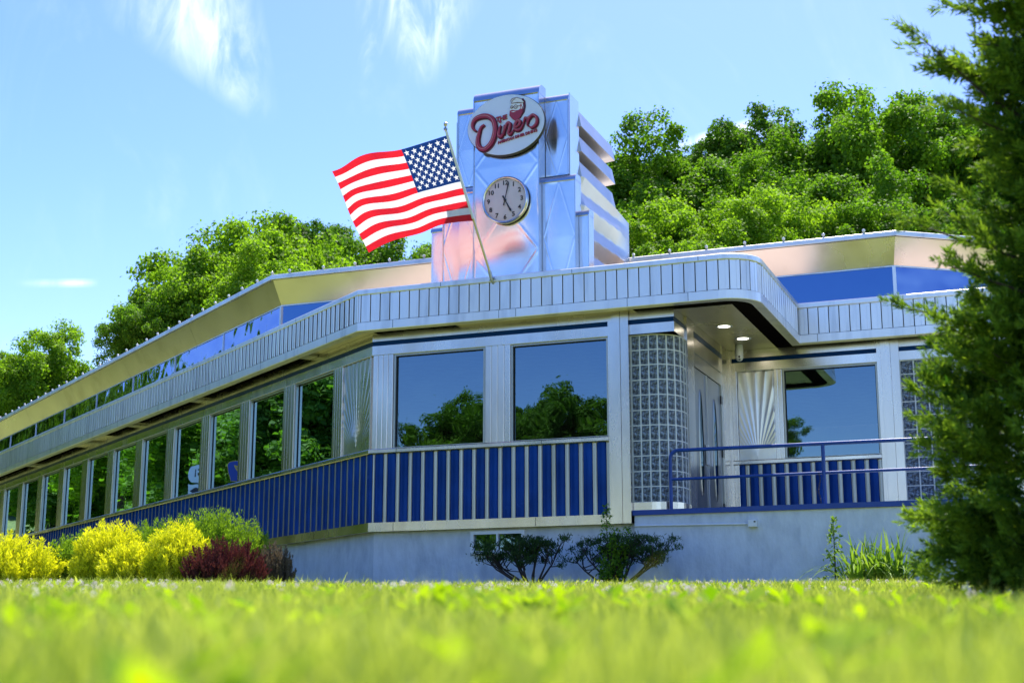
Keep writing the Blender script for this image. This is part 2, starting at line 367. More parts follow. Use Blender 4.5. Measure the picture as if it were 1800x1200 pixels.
# basement window
bw = MB()
for x0, x1, z0, z1 in ((1.53, 2.32, 1.705, 1.75), (1.53, 2.32, 1.44, 1.485), (1.53, 1.575, 1.485, 1.705), (2.275, 2.32, 1.485, 1.705), (1.91, 1.935, 1.485, 1.705)): bw.box(x0, x1, .02, .085, z0, z1)
bwo = part('basement_window', bw, 'white')
bw = MB(); bw.box(1.57, 2.28, .062, .078, 1.48, 1.71); bw.build('pane', M['glass'], bwo)
# lower walls, base trim, sill
for path, nm in ((wallpath, 'lower_wall'), (recpath, 'recess_lower_wall')):
    mb = MB(); sweep(mb, path, rect(-.16, 0, 1.786, 2.876)); part(nm, mb, 'strip')
mb = MB(); sweep(mb, wallpath, rect(-.1, .035, 1.785, 1.91)); part('base_trim', mb, 'steel')
mb = MB(); sweep(mb, wallpath, [(-.16, 2.877), (.055, 2.877), (.062, 2.89), (.062, 2.935), (.05, 2.947), (-.16, 2.947)]); part('sill', mb, 'steel')
mb = MB(); sweep(mb, recpath, [(-.16, 2.877), (.055, 2.877), (.062, 2.89), (.062, 2.935), (.05, 2.947), (-.16, 2.947)]); part('recess_sill', mb, 'steel')
# header band, navy band, top band
for path, nm in ((wallpath, ''), ([(4.52, YR), (9.6, YR)], 'recess_')):
    mb = MB(); sweep(mb, path, rect(-.16, .022, 4.31, 4.444)); part(nm + 'header', mb, 'steel')
    mb = MB(); sweep(mb, path, rect(-.16, .010, 4.444, 4.511)); part(nm + 'navy_band', mb, 'stripe')
    mb = MB(); sweep(mb, path, rect(-.16, .022, 4.511, 4.635)); part(nm + 'top_band', mb, 'steel')
    mb = MB(); sweep(mb, path, rect(.0, .03, 4.300, 4.312)); part(nm + 'cream_bead', mb, 'cream')
# blue ribs and the silver strips between them (each one a piece)
def rib_mesh(fr, w, z0, z1, depth):
    b = MB(); n = 10; ring = []
    for k in range(n + 1):
        a = math.pi * k / n; ring.append((.5 * w - .5 * w * math.cos(a), depth * math.sin(a) ** .8))
    b.prism([(*fr(s, o + .001), z0) for s, o in ring], [(*fr(s, o + .001), z1) for s, o in ring]); return b.mesh('blue_rib', M['blue'], 50)
def strip_mesh(fr, w, z0, z1):
    b = MB(); b.prism([(*fr(s, o), z0) for s, o in ((0, .001), (0, .012), (w * .3, .016), (w * .7, .016), (w, .012), (w, .001))], [(*fr(s, o), z1) for s, o in ((0, .001), (0, .012), (w * .3, .016), (w * .7, .016), (w, .012), (w, .001))]); return b.mesh('silver_strip', M['strip'])
rm, sm = rib_mesh(FF, .132, 1.912, 2.874, .036), strip_mesh(FF, .045, 1.912, 2.874)
for k in range(18):
    u = .033 + .1942 * k
    place('silver_strip', sm, diner, (u - .022, 0, 0))
    place('blue_rib', rm, diner, (u + .034, 0, 0))
place('silver_strip', sm, diner, (.033 + .1942 * 18 - .022, 0, 0))
def FL0(s, o): return FL(s, o)
rm, sm = rib_mesh(FL, .138, 1.912, 2.874, .036), strip_mesh(FL, .043, 1.912, 2.874)
for k in range(140):
    s = .10 + .2005 * k
    if s > LEN - .2: break
    x, y = FL(s, 0)
    place('silver_strip', sm, diner, (x, y, 0)); x, y = FL(s - .142, 0); place('blue_rib', rm, diner, (x, y, 0))
rm, sm = rib_mesh(FR, .132, 1.93, 2.874, .04), strip_mesh(FR, .045, 1.93, 2.874)
for k in range(11):
    u = 4.722 + .1948 * k
    if u < 6.68: place('silver_strip', sm, diner, (u - .027, 0, 0))
    place('blue_rib', rm, diner, (u - .165, 0, 0))
# grooved pilasters
def pilaster(fr, s0, s1, z0, z1, n, o=.03, m='steel', name='pilaster', parent=diner):
    b = MB(); w = (s1 - s0) / n
    b.fbox(fr, s0 + .002, s1 - .002, -.15, o - .012, z0, z1)
    for k in range(n):
        a0, a1 = s0 + w * k + .005, s0 + w * (k + 1) - .005
        pr = [(a0, o - .012), (a0, o - .003), (a0 + .004, o), (a1 - .004, o), (a1, o - .003), (a1, o - .012)]
        b.prism([(*fr(s, q), z0 + .001) for s, q in pr], [(*fr(s, q), z1 - .001) for s, q in pr])
    return part(name, b, m, parent)
pilaster(FF, .012, .335, 2.947, 4.309, 4); pilaster(FF, 1.755, 2.135, 2.947, 4.309, 4)
pilaster(FL, .925, 1.23, 2.947, 4.309, 4); pilaster(FL, .012, .05, 2.947, 4.309, 1, name='corner_post')
for k in range(1, 15): 
    s1 = 1.237 + 1.818 * k
    pilaster(FL, s1 - .425, s1 - .01, 2.947, 4.309, 4)
pilaster(FR, 4.52, 4.61, 1.95, 4.309, 1, .05, name='corner_post'); pilaster(FR, 5.165, 5.295, 2.947, 4.309, 2)
b = MB()
for a0, a1, o in ((3.552, 3.612, .035), (3.616, 3.728, .06), (3.732, 3.845, .05)): b.fbox(FF, a0, a1, -.3, o, 1.785, 4.638)
b.fbox(FF, 3.556, 3.84, -.3, .02, 1.79, 4.63); part('pillar', b, 'steel')
b = MB()
for a0, a1, o in ((6.702, 6.76, .04), (6.764, 6.90, .065), (6.904, 7.02, .05)): b.fbox(FR, a0, a1, -.3, o, 1.93, 4.638)
b.fbox(FR, 6.706, 7.016, -.3, .025, 1.94, 4.63); part('pillar', b, 'steel')
# windows
def window(fr, s0, s1, z0=2.948, z1=4.299, loc=(0, 0, 0), name='window', meshes=None):
    if meshes is None:
        f = MB(); t = .028
        f.fbox(fr, s0, s0 + t, -.09, .012, z0, z1); f.fbox(fr, s1 - t, s1, -.09, .012, z0, z1)
        f.fbox(fr, s0 + t, s1 - t, -.09, .010, z0, z0 + .014); f.fbox(fr, s0 + t, s1 - t, -.09, .010, z1 - .022, z1)
        p = MB(); p.add([(*fr(s0 + t, -.04), z0 + .013), (*fr(s1 - t, -.04), z0 + .013), (*fr(s1 - t, -.04), z1 - .021), (*fr(s0 + t, -.04), z1 - .021)], [(0, 1, 2, 3)])
        k = MB()
        for a0, a1 in ((s0 + t, s0 + t + .012), (s1 - t - .012, s1 - t)): k.fbox(fr, a0, a1, -.05, -.03, z0 + .014, z1 - .022)
        k.fbox(fr, s0 + t + .012, s1 - t - .012, -.05, -.03, z1 - .034, z1 - .022)
        meshes = (f.mesh('window', M['strip']), p.mesh('pane', M['glass'], fix=False), k.mesh('gasket', M['black_rubber']))
    o = place(name, meshes[0], diner, loc); place('pane', meshes[1], o); place('gasket', meshes[2], o); return meshes
window(FF, .34, 1.752); window(FF, 2.138, 3.55); window(FR, 5.298, 6.70)
wm_ = None
for k in range(15):
    x, y = FL(1.818 * k, 0)
    wm_ = window(FL, 1.237, 2.625, loc=(x, y, 0), meshes=wm_)
# sunburst panels: rays fan out of a point near the foot
def sunburst(fr, s0, s1, z0, z1, o=.004):
    n, m = 110, 100; b = MB(); cs = .5 * (s0 + s1) + .0; rows = []
    for i in range(m + 1):
        row = []
        for j in range(n + 1):
            s = s0 + (s1 - s0) * j / n; z = z0 + (z1 - z0) * i / m
            dx, dz = s - cs, z - z0 + .02; a = math.atan2(dx, dz); rr = math.hypot(dx, dz)
            q = a / R(6.4); t = abs((q % 1.) - .5) * 2
            amp = .011 * min(1, rr / .35) * max(0, 1 - abs(a) / R(62)) ** .4 if abs(a) < R(62) else 0
            edge = min(1, (s - s0) / .015, (s1 - s) / .015, (z1 - z) / .015)
            row.append((*fr(s, o + amp * (t ** 2.2) * max(0, edge)), z))
        rows.append(row)
    b.grid(rows); return part('sunburst_panel', b, 'sunburst', smooth=35, fix=False)
sunburst(FL, .055, .92, 2.948, 4.309); sunburst(FR, 4.612, 5.163, 2.948, 4.309)
b = MB(); b.fbox(FL, .05, .925, -.15, -.01, 2.948, 4.309); b.fbox(FR, 4.61, 5.166, -.15, -.012, 2.948, 4.309); part('panel_backing', b, 'strip')
# glass block bays
def bay(path_pts, ncol, z0, z1, nrow, label=None):
    P = [Vector(p) for p in path_pts]; cum = [0]
    for i in range(1, len(P)): cum.append(cum[-1] + (P[i] - P[i - 1]).length)
    tot = cum[-1]
    def at(t):
        for i in range(1, len(P)):
            if t <= cum[i] + 1e-6: k = (t - cum[i - 1]) / (cum[i] - cum[i - 1]); return P[i - 1].lerp(P[i], k), (P[i] - P[i - 1]).normalized()
        return P[-1], (P[-1] - P[-2]).normalized()
    root = MB(); sweep(root, path_pts, rect(-.09, -.012, z0, z1)); ro = part('glass_block_wall', root, 'grout')
    cw, rh = tot / ncol, (z1 - z0) / nrow; j = .011
    gr = MB()
    for c in range(ncol + 1):
        p, d = at(min(tot, max(0, c * cw))); n = Vector((d.y, -d.x)); w = j * .8
        q = [p - d * w + n * -.02, p + d * w + n * -.02, p + d * w + n * .004, p - d * w + n * .004]
        gr.prism([(*v, z0) for v in q], [(*v, z1) for v in q])
    for r in range(nrow + 1):
        pts = [at(tot * k / 24)[0] for k in range(25)]
        zc = z0 + r * rh; sweep(gr, pts, rect(-.02, .0025, zc - j * .62, zc + j * .62))
    gr.build('mortar_joints', M['grout'], ro)
    for c in range(ncol):
        p, d = at((c + .5) * cw); rz = math.atan2(d.y, d.x); w = cw * .5 - j * .8
        bm_ = MB()
        for a, o in ((1., -.012), (1., -.004), (.80, .001)):
            pass
        h = rh * .5 - j * .6
        rings = [[(x * k, -o, z * kk) for x, z in ((-w, -h), (w, -h), (w, h), (-w, h))] for k, kk, o in ((1, 1, -.014), (1, 1, -.006), (.78, .86, 0.))]
        vs = [q for g in rings for q in g]
        fs = [(4 * i + a, 4 * i + (a + 1) % 4, 4 * i + 4 + (a + 1) % 4, 4 * i + 4 + a) for i in range(2) for a in range(4)] + [(8, 9, 10, 11)]
        bm_.add(vs, fs); me = bm_.mesh('glass_block', M['block'])
        for r in range(nrow): place('glass_block', me, ro, (p.x, p.y, z0 + (r + .5) * rh), rz)
def arc(cx, cy, r, a0, a1, n): return [(cx + r * math.cos(R(a0 + (a1 - a0) * k / n)), cy + r * math.sin(R(a0 + (a1 - a0) * k / n))) for k in range(n + 1)]
bayp = [(3.85, .05)] + arc(4.10, .42, .37, -90, 0, 10) + [(4.47, .56)]
bay(bayp, 8, 2.06, 4.30, 11)
bb = MB(); sweep(bb, bayp, rect(-.09, .012, 1.93, 2.06)); part('bay_base', bb, 'steel')
hp = [(3.848, .0), (4.464, .0), (4.464, .58)]
for z0, z1, o, m, nm in ((4.31, 4.444, .006, 'steel', 'bay_header'), (4.444, 4.511, -.004, 'stripe', 'bay_navy_band'), (4.511, 4.635, .006, 'steel', 'bay_top_band')):
    b = MB(); sweep(b, hp, rect(-.12, o, z0, z1)); part(nm, b, m)
b = MB(); b.add([(3.85, .12, 4.31), (4.46, .004, 4.31), (4.46, .57, 4.31), (3.85, .57, 4.31)], [(0, 1, 2, 3)]); b.add([(3.85, .004, 4.31), (4.46, .004, 4.31), (3.85, .12, 4.31)], [(0, 1, 2)]); part('bay_lintel', b, 'steel')
bayr = [(7.022, YR - .02), (7.6, YR - .02)] + arc(7.65, YR + .5, .52, -90, -10, 8)
bay(bayr, 7, 2.06, 4.30, 11)
bb = MB(); sweep(bb, bayr, rect(-.09, .012, 1.93, 2.06)); part('bay_base', bb, 'steel')
# wall with the doors
b = MB(); b.fbox(FD, .575, .93, -.2, .03, 1.93, 4.635); part('door_pilaster', b, 'steel')
b = MB(); b.fbox(FD, .93, 2.64, -.2, .0, 4.03, 4.444); part('door_header', b, 'under')
b = MB(); b.fbox(FD, .93, 2.64, -.2, .010, 4.444, 4.511); part('door_navy_band', b, 'stripe')
b = MB(); b.fbox(FD, .93, 2.64, -.2, .02, 4.511, 4.635); part('door_top_band', b, 'steel')
b = MB(); b.fbox(FD, 2.64, 3.12, -.2, .03, 1.93, 4.635); part('door_side_panel', b, 'steel')
b = MB(); b.box(4.44, 4.535, 3.08, 3.2, 1.93, 4.637); part('inner_corner', b, 'steel')
b = MB(); b.fbox(FD, .93, 2.60, .001, .012, 4.215, 4.225); part('header_bead', b, 'strip')
def door(y0, y1, hand):
    d = MB(); d.fbox(FD, y0, y1, -.06, -.012, 1.93, 4.02)
    for a0, a1, z0, z1 in ((y0 + .012, y0 + .05, 1.95, 4.0), (y1 - .05, y1 - .012, 1.95, 4.0)): d.fbox(FD, a0, a1, -.013, -.004, z0, z1)
    o = part('door', d, 'door'); c = .5 * (y0 + y1) + .04; zc = 3.0; h, w = .74, .10
    ring = [(c + w * math.sin(t) , zc + h * math.cos(t)) for t in [2 * math.pi * k / 28 for k in range(28)]]
    ring = [(c + (s - c) * (1 - abs((z - zc) / h) ** 3 * .3), z) for s, z in ring]
    p = MB(); p.prism([(*FD(s, -.014), z) for s, z in ring], [(*FD(s, -.006), z) for s, z in ring]); p.build('door_glass', M['glass'], o)
    rg = MB(); k = len(ring); o1 = [(*FD(c + (s - c) * 1.25, -.012), zc + (z - zc) * 1.03) for s, z in ring]; i1 = [(*FD(s, .002), z) for s, z in ring]
    rg.add(o1 + i1, [(i, (i + 1) % k, k + (i + 1) % k, k + i) for i in range(k)]); rg.build('glass_trim', M['strip'], o)
    hb = MB(); yh = y1 - .09 if hand > 0 else y0 + .09
    hb.fbox(FD, yh - .03, yh + .03, -.004, .03, 2.72, 3.0); hb.build('handle', M['white'], o)
    return o
door(.945, 1.735, 1); door(1.75, 2.60, -1)
b = MB(); b.fbox(FD, 1.736, 1.749, -.05, .004, 1.93, 4.02); part('meeting_stile', b, 'white')
b = MB(); b.fbox(FD, 2.603, 2.638, -.06, .012, 1.93, 4.03); part('door_jamb', b, 'strip')
for z in (2.2, 3.0, 3.8): 
    b = MB(); b.fbox(FD, 2.585, 2.615, -.004, .014, z - .06, z + .06); part('hinge', b, 'black')
# inside of the diner (seen through the tinted glass)
inset = .17
foot = [FL(LEN - .2, -inset), (.05, inset), (3.7, inset), (4.25, .75), (4.25, YR + inset), (8.2, YR + inset), (8.2, 11), FL(8, -8.), FL(LEN - .2, -7.)]
for nm, z, m in (('interior_floor', 1.95, 'floor_in'), ('interior_ceiling', 4.595, 'interior')):
    b = MB(); b.add([(*p, z) for p in foot], [tuple(range(len(foot)))]); part(nm, b, m, fix=False)
b = MB(); bp = [FL(LEN, .0), FL(LEN, -7.2), FL(8, -8.2), (8.35, 11.2), (8.35, YR + .3)]
sweep(b, bp, rect(-.1, .0, .2, 4.64)); part('back_wall', b, 'strip')
b = MB()   # counter and booth backs, dim silhouettes
for k in range(9):
    s = 2.2 + 2.9 * k; b.fbox(FL, s, s + .14, -1.6, -.3, 1.95, 3.05)
b.fbox(FL, 1, 26, -4.4, -3.7, 1.95, 3.0); b.box(1.2, 1.34, .4, 1.7, 1.95, 3.05); part('booth_backs', b, 'floor_in')

# ------------------------------------------------------------------ canopy
C0 = (-.0975, -.305)
UC = 5.62; YF = 2.83
canopy = [FL(LEN + .8, .305), C0, (UC - .46, -.305)] + arc(UC - .46, -.305 + .46, .46, -90, 0, 8)[1:] + [(UC, YF), (9.6, YF)]
b = MB(); sweep(b, canopy, [(-.12, 4.611), (.012, 4.611), (.016, 4.62), (.016, 4.735), (.0, 4.742), (-.12, 4.742)]); fascia = part('fascia_band', b, 'alu')
b = MB(); sweep(b, canopy, [(-.12, 5.140), (.020, 5.140), (.026, 5.15), (.026, 5.21), (.015, 5.222), (-.12, 5.222)]); part('fascia_cap', b, 'alu')
b = MB(); sweep(b, canopy, rect(-.12, -.014, 4.74, 5.14)); flut = part('fluted_fascia', b, 'black_rubber')
def fascia_mesh(w):
    pr = [(.003, -.013), (.003, .004), (.006, .006), (w * .60, .006), (w * .62, .012), (w - .012, .012), (w - .009, .009), (w - .009, -.013)]
    b = MB(); b.prism([(x, -o, 4.743) for x, o in pr], [(x, -o, 5.139) for x, o in pr]); return b.mesh('fluted_panel', M['alu'])
def fascia_mesh_left(w):   # mirror-stepped and rounded, reads as narrow ridges at a slant
    pr = [(.046, -.013), (.046, .006), (.060, .016), (w * .62, .020), (w - .014, .016), (w - .004, .006), (w - .004, -.013)]
    b = MB(); b.prism([(x, -o, 4.743) for x, o in pr], [(x, -o, 5.139) for x, o in pr]); return b.mesh('fluted_panel', M['alu'])
PW = .1525
pm = fascia_mesh(PW); pml = fascia_mesh_left(PW)
def lay_panels(p0, p1, me, w=PW, first=0.):
    d = Vector(p1) - Vector(p0); ln = d.length; d.normalize(); n = int((ln - first + .02) / w); rz = math.atan2(d.y, d.x)
    for k in range(n): q = Vector(p0) + d * (first + k * w); place('fluted_panel', me, flut, (q.x, q.y, 0), rz)
Lfar = canopy[0]; nleft = int(((Vector(C0) - Vector(Lfar)).length) / PW)
lay_panels(Lfar, C0, pml, PW, (Vector(C0) - Vector(Lfar)).length - nleft * PW)
PWF = (UC - .46 - C0[0] - .043) / 34
lay_panels((C0[0] + .002, -.305), (C0[0] + .046, -.305), fascia_mesh(.043), .043)
lay_panels((C0[0] + .043, -.305), (UC - .46, -.305), fascia_mesh(PWF), PWF)
ac = arc(UC - .46, -.155 + .31, .46, -90, 0, 5)
for i in range(5): lay_panels(ac[i], ac[i + 1], fascia_mesh((Vector(ac[i + 1]) - Vector(ac[i])).length), (Vector(ac[i + 1]) - Vector(ac[i])).length)
lay_panels((UC, .155), (UC, YF), pml); lay_panels((UC, YF), (9.6, YF), pm, PW, .0)
# soffit sheet, dark slots, roof deck
back = [FL(8, -8.), FL(LEN + .8, -7)]
cpoly = []
def off_poly(path, o):
    out = []; P = [Vector(p) for p in path]
    for i in range(len(P)):
        ns = []
        if i > 0: d = (P[i] - P[i - 1]).normalized(); ns.append(Vector((d.y, -d.x)))
        if i < len(P) - 1: d = (P[i + 1] - P[i]).normalized(); ns.append(Vector((d.y, -d.x)))
        m = ns[0] if len(ns) == 1 else (ns[0] + ns[1]) / (1 + ns[0].dot(ns[1])); q = P[i] + m * o; out.append((q.x, q.y))
    return out
inner = off_poly(canopy, -.10)
poly = inner + [(9.5, 10.5)] + back
b = MB(); b.add([(*p, 4.638) for p in poly], [tuple(range(len(poly)))]); part('canopy_soffit', b, 'under', fix=False)
b = MB(); b.add([(*p, 5.10) for p in poly], [tuple(range(len(poly)))]); part('roof_deck', b, 'roof', fix=False)
def slot(path, o0, o1, name='soffit_slot'):
    b = MB(); sweep(b, path, rect(o0, o1, 4.628, 4.632)); return part(name, b, 'slot')
slot([(.05, 0), (1.33, 0)], .03, .245)
slot([(3.93, -.17 + .13), (UC - .25, -.17 + .13), (UC - .25, YF + .13), (9.5, YF + .13)], -.13, .13)
for s0, s1 in ((2.1, 6.4), (7.0, 9.9), (10.6, 12.0), (14.2, 17.6), (18.3, 22.0), (22.6, 27)): slot([FL(s1, 0), FL(s0, 0)], .03, .245)
for s in (1.95, 6.7, 10.25, 13.2, 17.95): b = MB(); b.fbox(FL, s - .14, s + .14, .03, .20, 4.60, 4.636); part('soffit_bracket', b, 'strip')

def seam(fr, s, o, z0, z1, w=.003):
    b = MB(); b.fbox(fr, s - w, s + w, o - .004, o + .0012, z0, z1); part('seam', b, 'slot')
for s in (.46, 2.08, 2.33, 3.92, 4.75): seam(FF, s, .305 + .016, 4.622, 4.734)
for s in (1.2, 3.15, 4.9): seam(FF, s, .305 + .026, 5.152, 5.208)
for k in range(11): seam(FL, .9 + 2.44 * k, .305 + .016, 4.622, 4.734); seam(FL, 2.0 + 2.44 * k, .305 + .026, 5.152, 5.208)
for s in (.38, 2.5): seam(FF, s, .035, 1.79, 1.905)
for s in (1.75, 5.4, 9.1): seam(FL, s, .035, 1.79, 1.905); seam(FL, s + 1.2, .022, 4.315, 4.44)
for s in (.42, 2.6): seam(FF, s, .062, 2.892, 2.934)
for s in (5.9, 7.3, 8.5): seam(FR, s, YR - YF + .016, 4.622, 4.734)
# ------------------------------------------------------------------ raised roof with clerestory windows
GT = 5.85                                    # head of the clerestory glass
up_left = FL(LEN + .8, -.20)
UPC = (-2.972, 2.36)
up = [up_left, UPC, (2.45, 2.36), (2.45, 3.52), (6.98, 3.52), (8.9, 4.9), (8.9, 10)]
# curved metal soffit in pieces, one per bay
cove = [(.0, GT), (.195, 6.25)]
def cove_piece(p0, p1, e0=None, e1=None):
    b = MB(); path = [p for p in (e0, p0, p1, e1) if p]
    sweep(b, path, cove + [(q[0] - .03, q[1] + .02) for q in cove[::-1]]); return b
d = (Vector(UPC) - Vector(up_left)); ln = d.length; d.normalize()
step = 3.9
k = 0
while ln - k * step > .5:
    s1 = ln - k * step; s0 = max(0, s1 - step) + (.008 if s1 - step > 0 else 0)
    a, c = Vector(up_left) + d * s0, Vector(up_left) + d * s1
    if k == 0:   # mitred corner piece shares the bend with the front run
        bb = MB(); sweep(bb, [tuple(a)] + up[1:-1], cove + [(q[0] - .03, q[1] + .02) for q in cove[::-1]]); part('roof_soffit', bb, 'soffit', smooth=30)
    else:
        bb = MB(); sweep(bb, [tuple(a), tuple(c)], cove + [(q[0] - .03, q[1] + .02) for q in cove[::-1]]); part('roof_soffit', bb, 'soffit', smooth=30)
    k += 1
b = MB(); sweep(b, up[:-1], [(.165, 6.255), (.235, 6.252), (.24, 6.26), (.24, 6.325), (.23, 6.335), (.165, 6.335)]); part('roof_edge', b, 'alu')
rp = off_poly(up, .2)[:-1] + [(9.2, 10.2)] + [FL(8, -8.2), FL(LEN + .8, -7)]
b = MB(); b.add([(*p, 6.33) for p in rp], [tuple(range(len(rp)))]); part('upper_roof', b, 'roof', fix=False)
cw = MB(); sweep(cw, up, rect(-.3, -.20, 5.10, 6.3)); part('clerestory_core', cw, 'interior')
cl_ = MB(); sweep(cl_, up[:-1], rect(-.05, .014, GT - .016, GT + .001)); part('clerestory_head', cl_, 'alu')
def clere(p0, p1, m):
    b = MB(); d = (Vector(p1) - Vector(p0)).normalized(); n = Vector((d.y, -d.x))
    a, c = Vector(p0) + d * .012, Vector(p1) - d * .012
    b.add([(*a, 5.101), (*c, 5.101), (*c, GT - .015), (*a, GT - .015)], [(0, 1, 2, 3)]); o = part('clerestory_pane', b, m, fix=False)
def mull(p, d, w=.018):
    b = MB(); n = Vector((d.y, -d.x)); p = Vector(p); q = [p - d * w - n * .04, p + d * w - n * .04, p + d * w + n * .016, p - d * w + n * .016]
    b.prism([(*v, 5.1) for v in q], [(*v, GT - .015) for v in q]); part('clerestory_mullion', b, 'alu')
corner_s = 3.87
sm_ = [corner_s] + [6.417 + 2.533 * k for k in range(9)] + [LEN + .7]
ul = lambda s: Vector(UPC) + Vector(Ld) * (s - corner_s)
dl = -Vector(Ld)
for k in range(len(sm_) - 1): clere(ul(sm_[k + 1]), ul(sm_[k]), 'glass_up')
for s in sm_[1:-1]: mull(ul(s), dl, .014)
mull(UPC, dl, .03); clere(UPC, up[2], 'glass_blue')
clere(up[3], up[4], 'glass_blue'); mull(up[4], Vector((1, 0)), .025); clere(up[4], up[5], 'glass_up')
# small bulbs along the roof edge
def bulb_mesh():
    b = MB(); b.lathe([(.002, 0), (.018, 0), (.018, .03), (.012, .032)], n=8); b.cur = 1
    b.lathe([(.012, .032), (.024, .043), (.032, .06), (.032, .072), (.024, .090), (.010, .098), (.001, .099)], n=10)
    return b.mesh('festoon_bulb', [M['galv'], M['bulb']], 'all')
bmsh = bulb_mesh()
def bulb(u, y, z, label, group):
    o = bpy.data.objects.new('festoon_bulb', bmsh); col.objects.link(o); o.location = W(u, y, z); o.scale = (.78,) * 3; o.rotation_euler = (random.uniform(-.3, .3), random.uniform(-.3, .3), random.uniform(0, 6)); tag(o, label, 'light bulb', group)
random.seed(4)
for k in range(37):
    p = ul(corner_s - .02 + .63 * k) + Vector(Nl) * .20
    bulb(p.x, p.y, 6.335, 'small clear glass bulb on the long roof edge above the golden soffit', 'bulbs along the long left roof edge')
for k in range(7):
    bulb(-3.2 + .62 * (k + .8), 2.36 - .21, 6.335, 'small clear glass bulb on the short front roof edge left of the clock tower', 'bulbs on the front roof edge by the flag')
for k in range(8):
    bulb(2.95 + .605 * k, 3.52 - .21, 6.335, 'small clear glass bulb on the roof edge right of the clock tower', 'bulbs on the right roof edge')

# porch details
for nm, u, y, lab in (('front', 4.827, 1.389, 'lit round downlight in the porch ceiling, the nearer of two'), ('rear', 4.90, 2.28, 'lit round downlight in the porch ceiling, above the dome camera')):
    t = empty('recessed_light', W(u, y, 4.638), 0, lab, 'downlight')
    b = MB(); b.lathe([(.085, .0), (.085, -.006), (.115, -.010), (.125, -.004), (.125, 0)], n=24); b.build('trim_ring', M['white'], t, 60)
    b = MB(); b.lathe([(.0005, -.003), (.084, -.003)], n=24); b.build('lens', M['lamp'], t, fix=False)
t = empty('security_camera', W(4.74, 2.72, 4.638), RZ, 'white dome security camera hanging under the porch ceiling', 'camera')
b = MB(); b.lathe([(.002, 0), (.055, 0), (.058, -.02), (.062, -.10), (.064, -.16), (.058, -.165)], n=18); b.build('housing', M['white'], t, 50)
b = MB(); b.lathe([(.058, -.16), (.060, -.19), (.05, -.225), (.03, -.245), (.001, -.252)], n=18); b.build('dome', M['white'], t, 'all')
for z in (-.19, -.225):
    b = MB(); b.lathe([(.001, .063 if z > -.2 else .052), (.016, .060 if z > -.2 else .049), (.017, .04)], (.012, 0, z), 'y', 10); b.build('lens', M['black'], t)
# railing
t = empty('railing', W(0, 0, 0), RZ, 'blue painted tube railing along the porch edge', 'railing')
YRL = .045
b = MB(); c = arc(4.36 + .11, 2.72 - .11, .11, 180, 90, 6)
b.tube([(4.36, YRL, 1.94), (4.36, YRL, 2.4)] + [(x, YRL, z) for x, z in c] + [(5.4, YRL, 2.715), (9.4, YRL, 2.70)], .024, 12); b.build('top_rail', M['rail'], t, 50)
b = MB(); b.tube([(4.36, YRL, 2.342), (9.4, YRL, 2.342)], .019, 10); b.build('mid_rail', M['rail'], t, 50)
for u in (6.345, 8.4): b = MB(); b.tube([(u, YRL, 1.94), (u, YRL, 2.71)], .024, 12); b.build('post', M['rail'], t, 50)
# chain
b = MB()
for k in range(17):
    z = 2.33 - .023 * k; a = (k % 2) * math.pi / 2; pts = []
    for q in range(9):
        th = 2 * math.pi * q / 8; x, zz = .0085 * math.cos(th), .016 * math.sin(th); pts.append((x * math.cos(a) + .012 * math.sin(k * .5), x * math.sin(a), z + zz))
    b.tube(pts, .0032, 5, False)
o = b.build('chain', M['black'], None, 'all'); o.location = W(6.285, YRL - .03, 0); tag(o, 'short black chain hanging from the middle rail beside the post', 'chain')
# conduit with box
t = empty('junction_box', W(5.44, -.003, 1.73), RZ, 'small white box on the porch wall with a thin pipe running left', 'junction box')
b = MB(); b.box(-.055, .055, -.075, 0, -.045, .045); b.box(-.048, .048, -.085, -.075, -.038, .038); b.build('cover', M['white'], t)
b = MB(); b.box(.02, .045, -.079, -.075 - .012, .012, .030); b.build('sensor', M['black'], t)
b = MB(); b.tube([(-.055, -.02, .0), (-1.5, -.02, .02), (-1.56, -.012, .018)], .012, 8); b.build('pipe', M['white'], t, 50)

# ------------------------------------------------------------------ clock tower
tower = empty('clock_tower', W(0, 0, 0), RZ, 'stepped stainless steel clock tower rising from the diner roof', 'tower')
def tri(x): return abs(((x + .5) % 1.) - .5) * 2      # 0 at integers.. 1 halfway
def relief_panel(u0, u1, z0, z1, y, tiles, amp=.022, wave=.010, seed=0, name='embossed_panel', n=46, m=None, mat_='tower'):
    b = MB(); m = m or int(n * (z1 - z0) / (u1 - u0) * .8); m = min(m, 130); rows = []
    for i in range(m + 1):
        row = []
        for j in range(n + 1):
            a, c = j / n, i / m; x = 2 * a - 1; t = (c * tiles) % 1.0 if c < 1 else 1.; yv = 2 * t - 1
            dia = 1 - abs(x) - abs(yv); h = amp * .30 * max(dia, 0) + amp * .17 * max(0, 1 - abs(dia) / .05)
            e = min(1, a / .03, (1 - a) / .03, c / .02, (1 - c) / .02)
            w = wave * (math.sin(3.1 * x + seed) * math.cos(2.3 * c * tiles * 2 + seed * 1.7) * .5 + .4 * math.sin(7 * c * tiles + 2 * x + seed))
            row.append((u0 + (u1 - u0) * a, y - (h + w * .5) * max(0, e), z0 + (z1 - z0) * c))
        rows.append(row)
    b.grid(rows); return b.build(name, M[mat_], tower, 'all', fix=False)
def cap(u0, u1, y0, y1, z0, z1, name='rounded_cap'):      # rounded front edge on top of a panel
    r = z1 - z0; pr = [(y1, z0)] + [(y0 + r - r * math.cos(R(a)) - .012, z0 + r * math.sin(R(a))) for a in range(0, 91, 15)] + [(y1, z1)]
    b = MB(); b.prism([(u0, y, z) for y, z in pr], [(u1, y, z) for y, z in pr]); return b.build(name, M['tower_trim'], tower, 40)
def block(u0, u1, y0, y1, z0, z1, m='tower_trim', name='casing'): b = MB(); b.box(u0, u1, y0, y1, z0, z1); return b.build(name, M[m], tower)
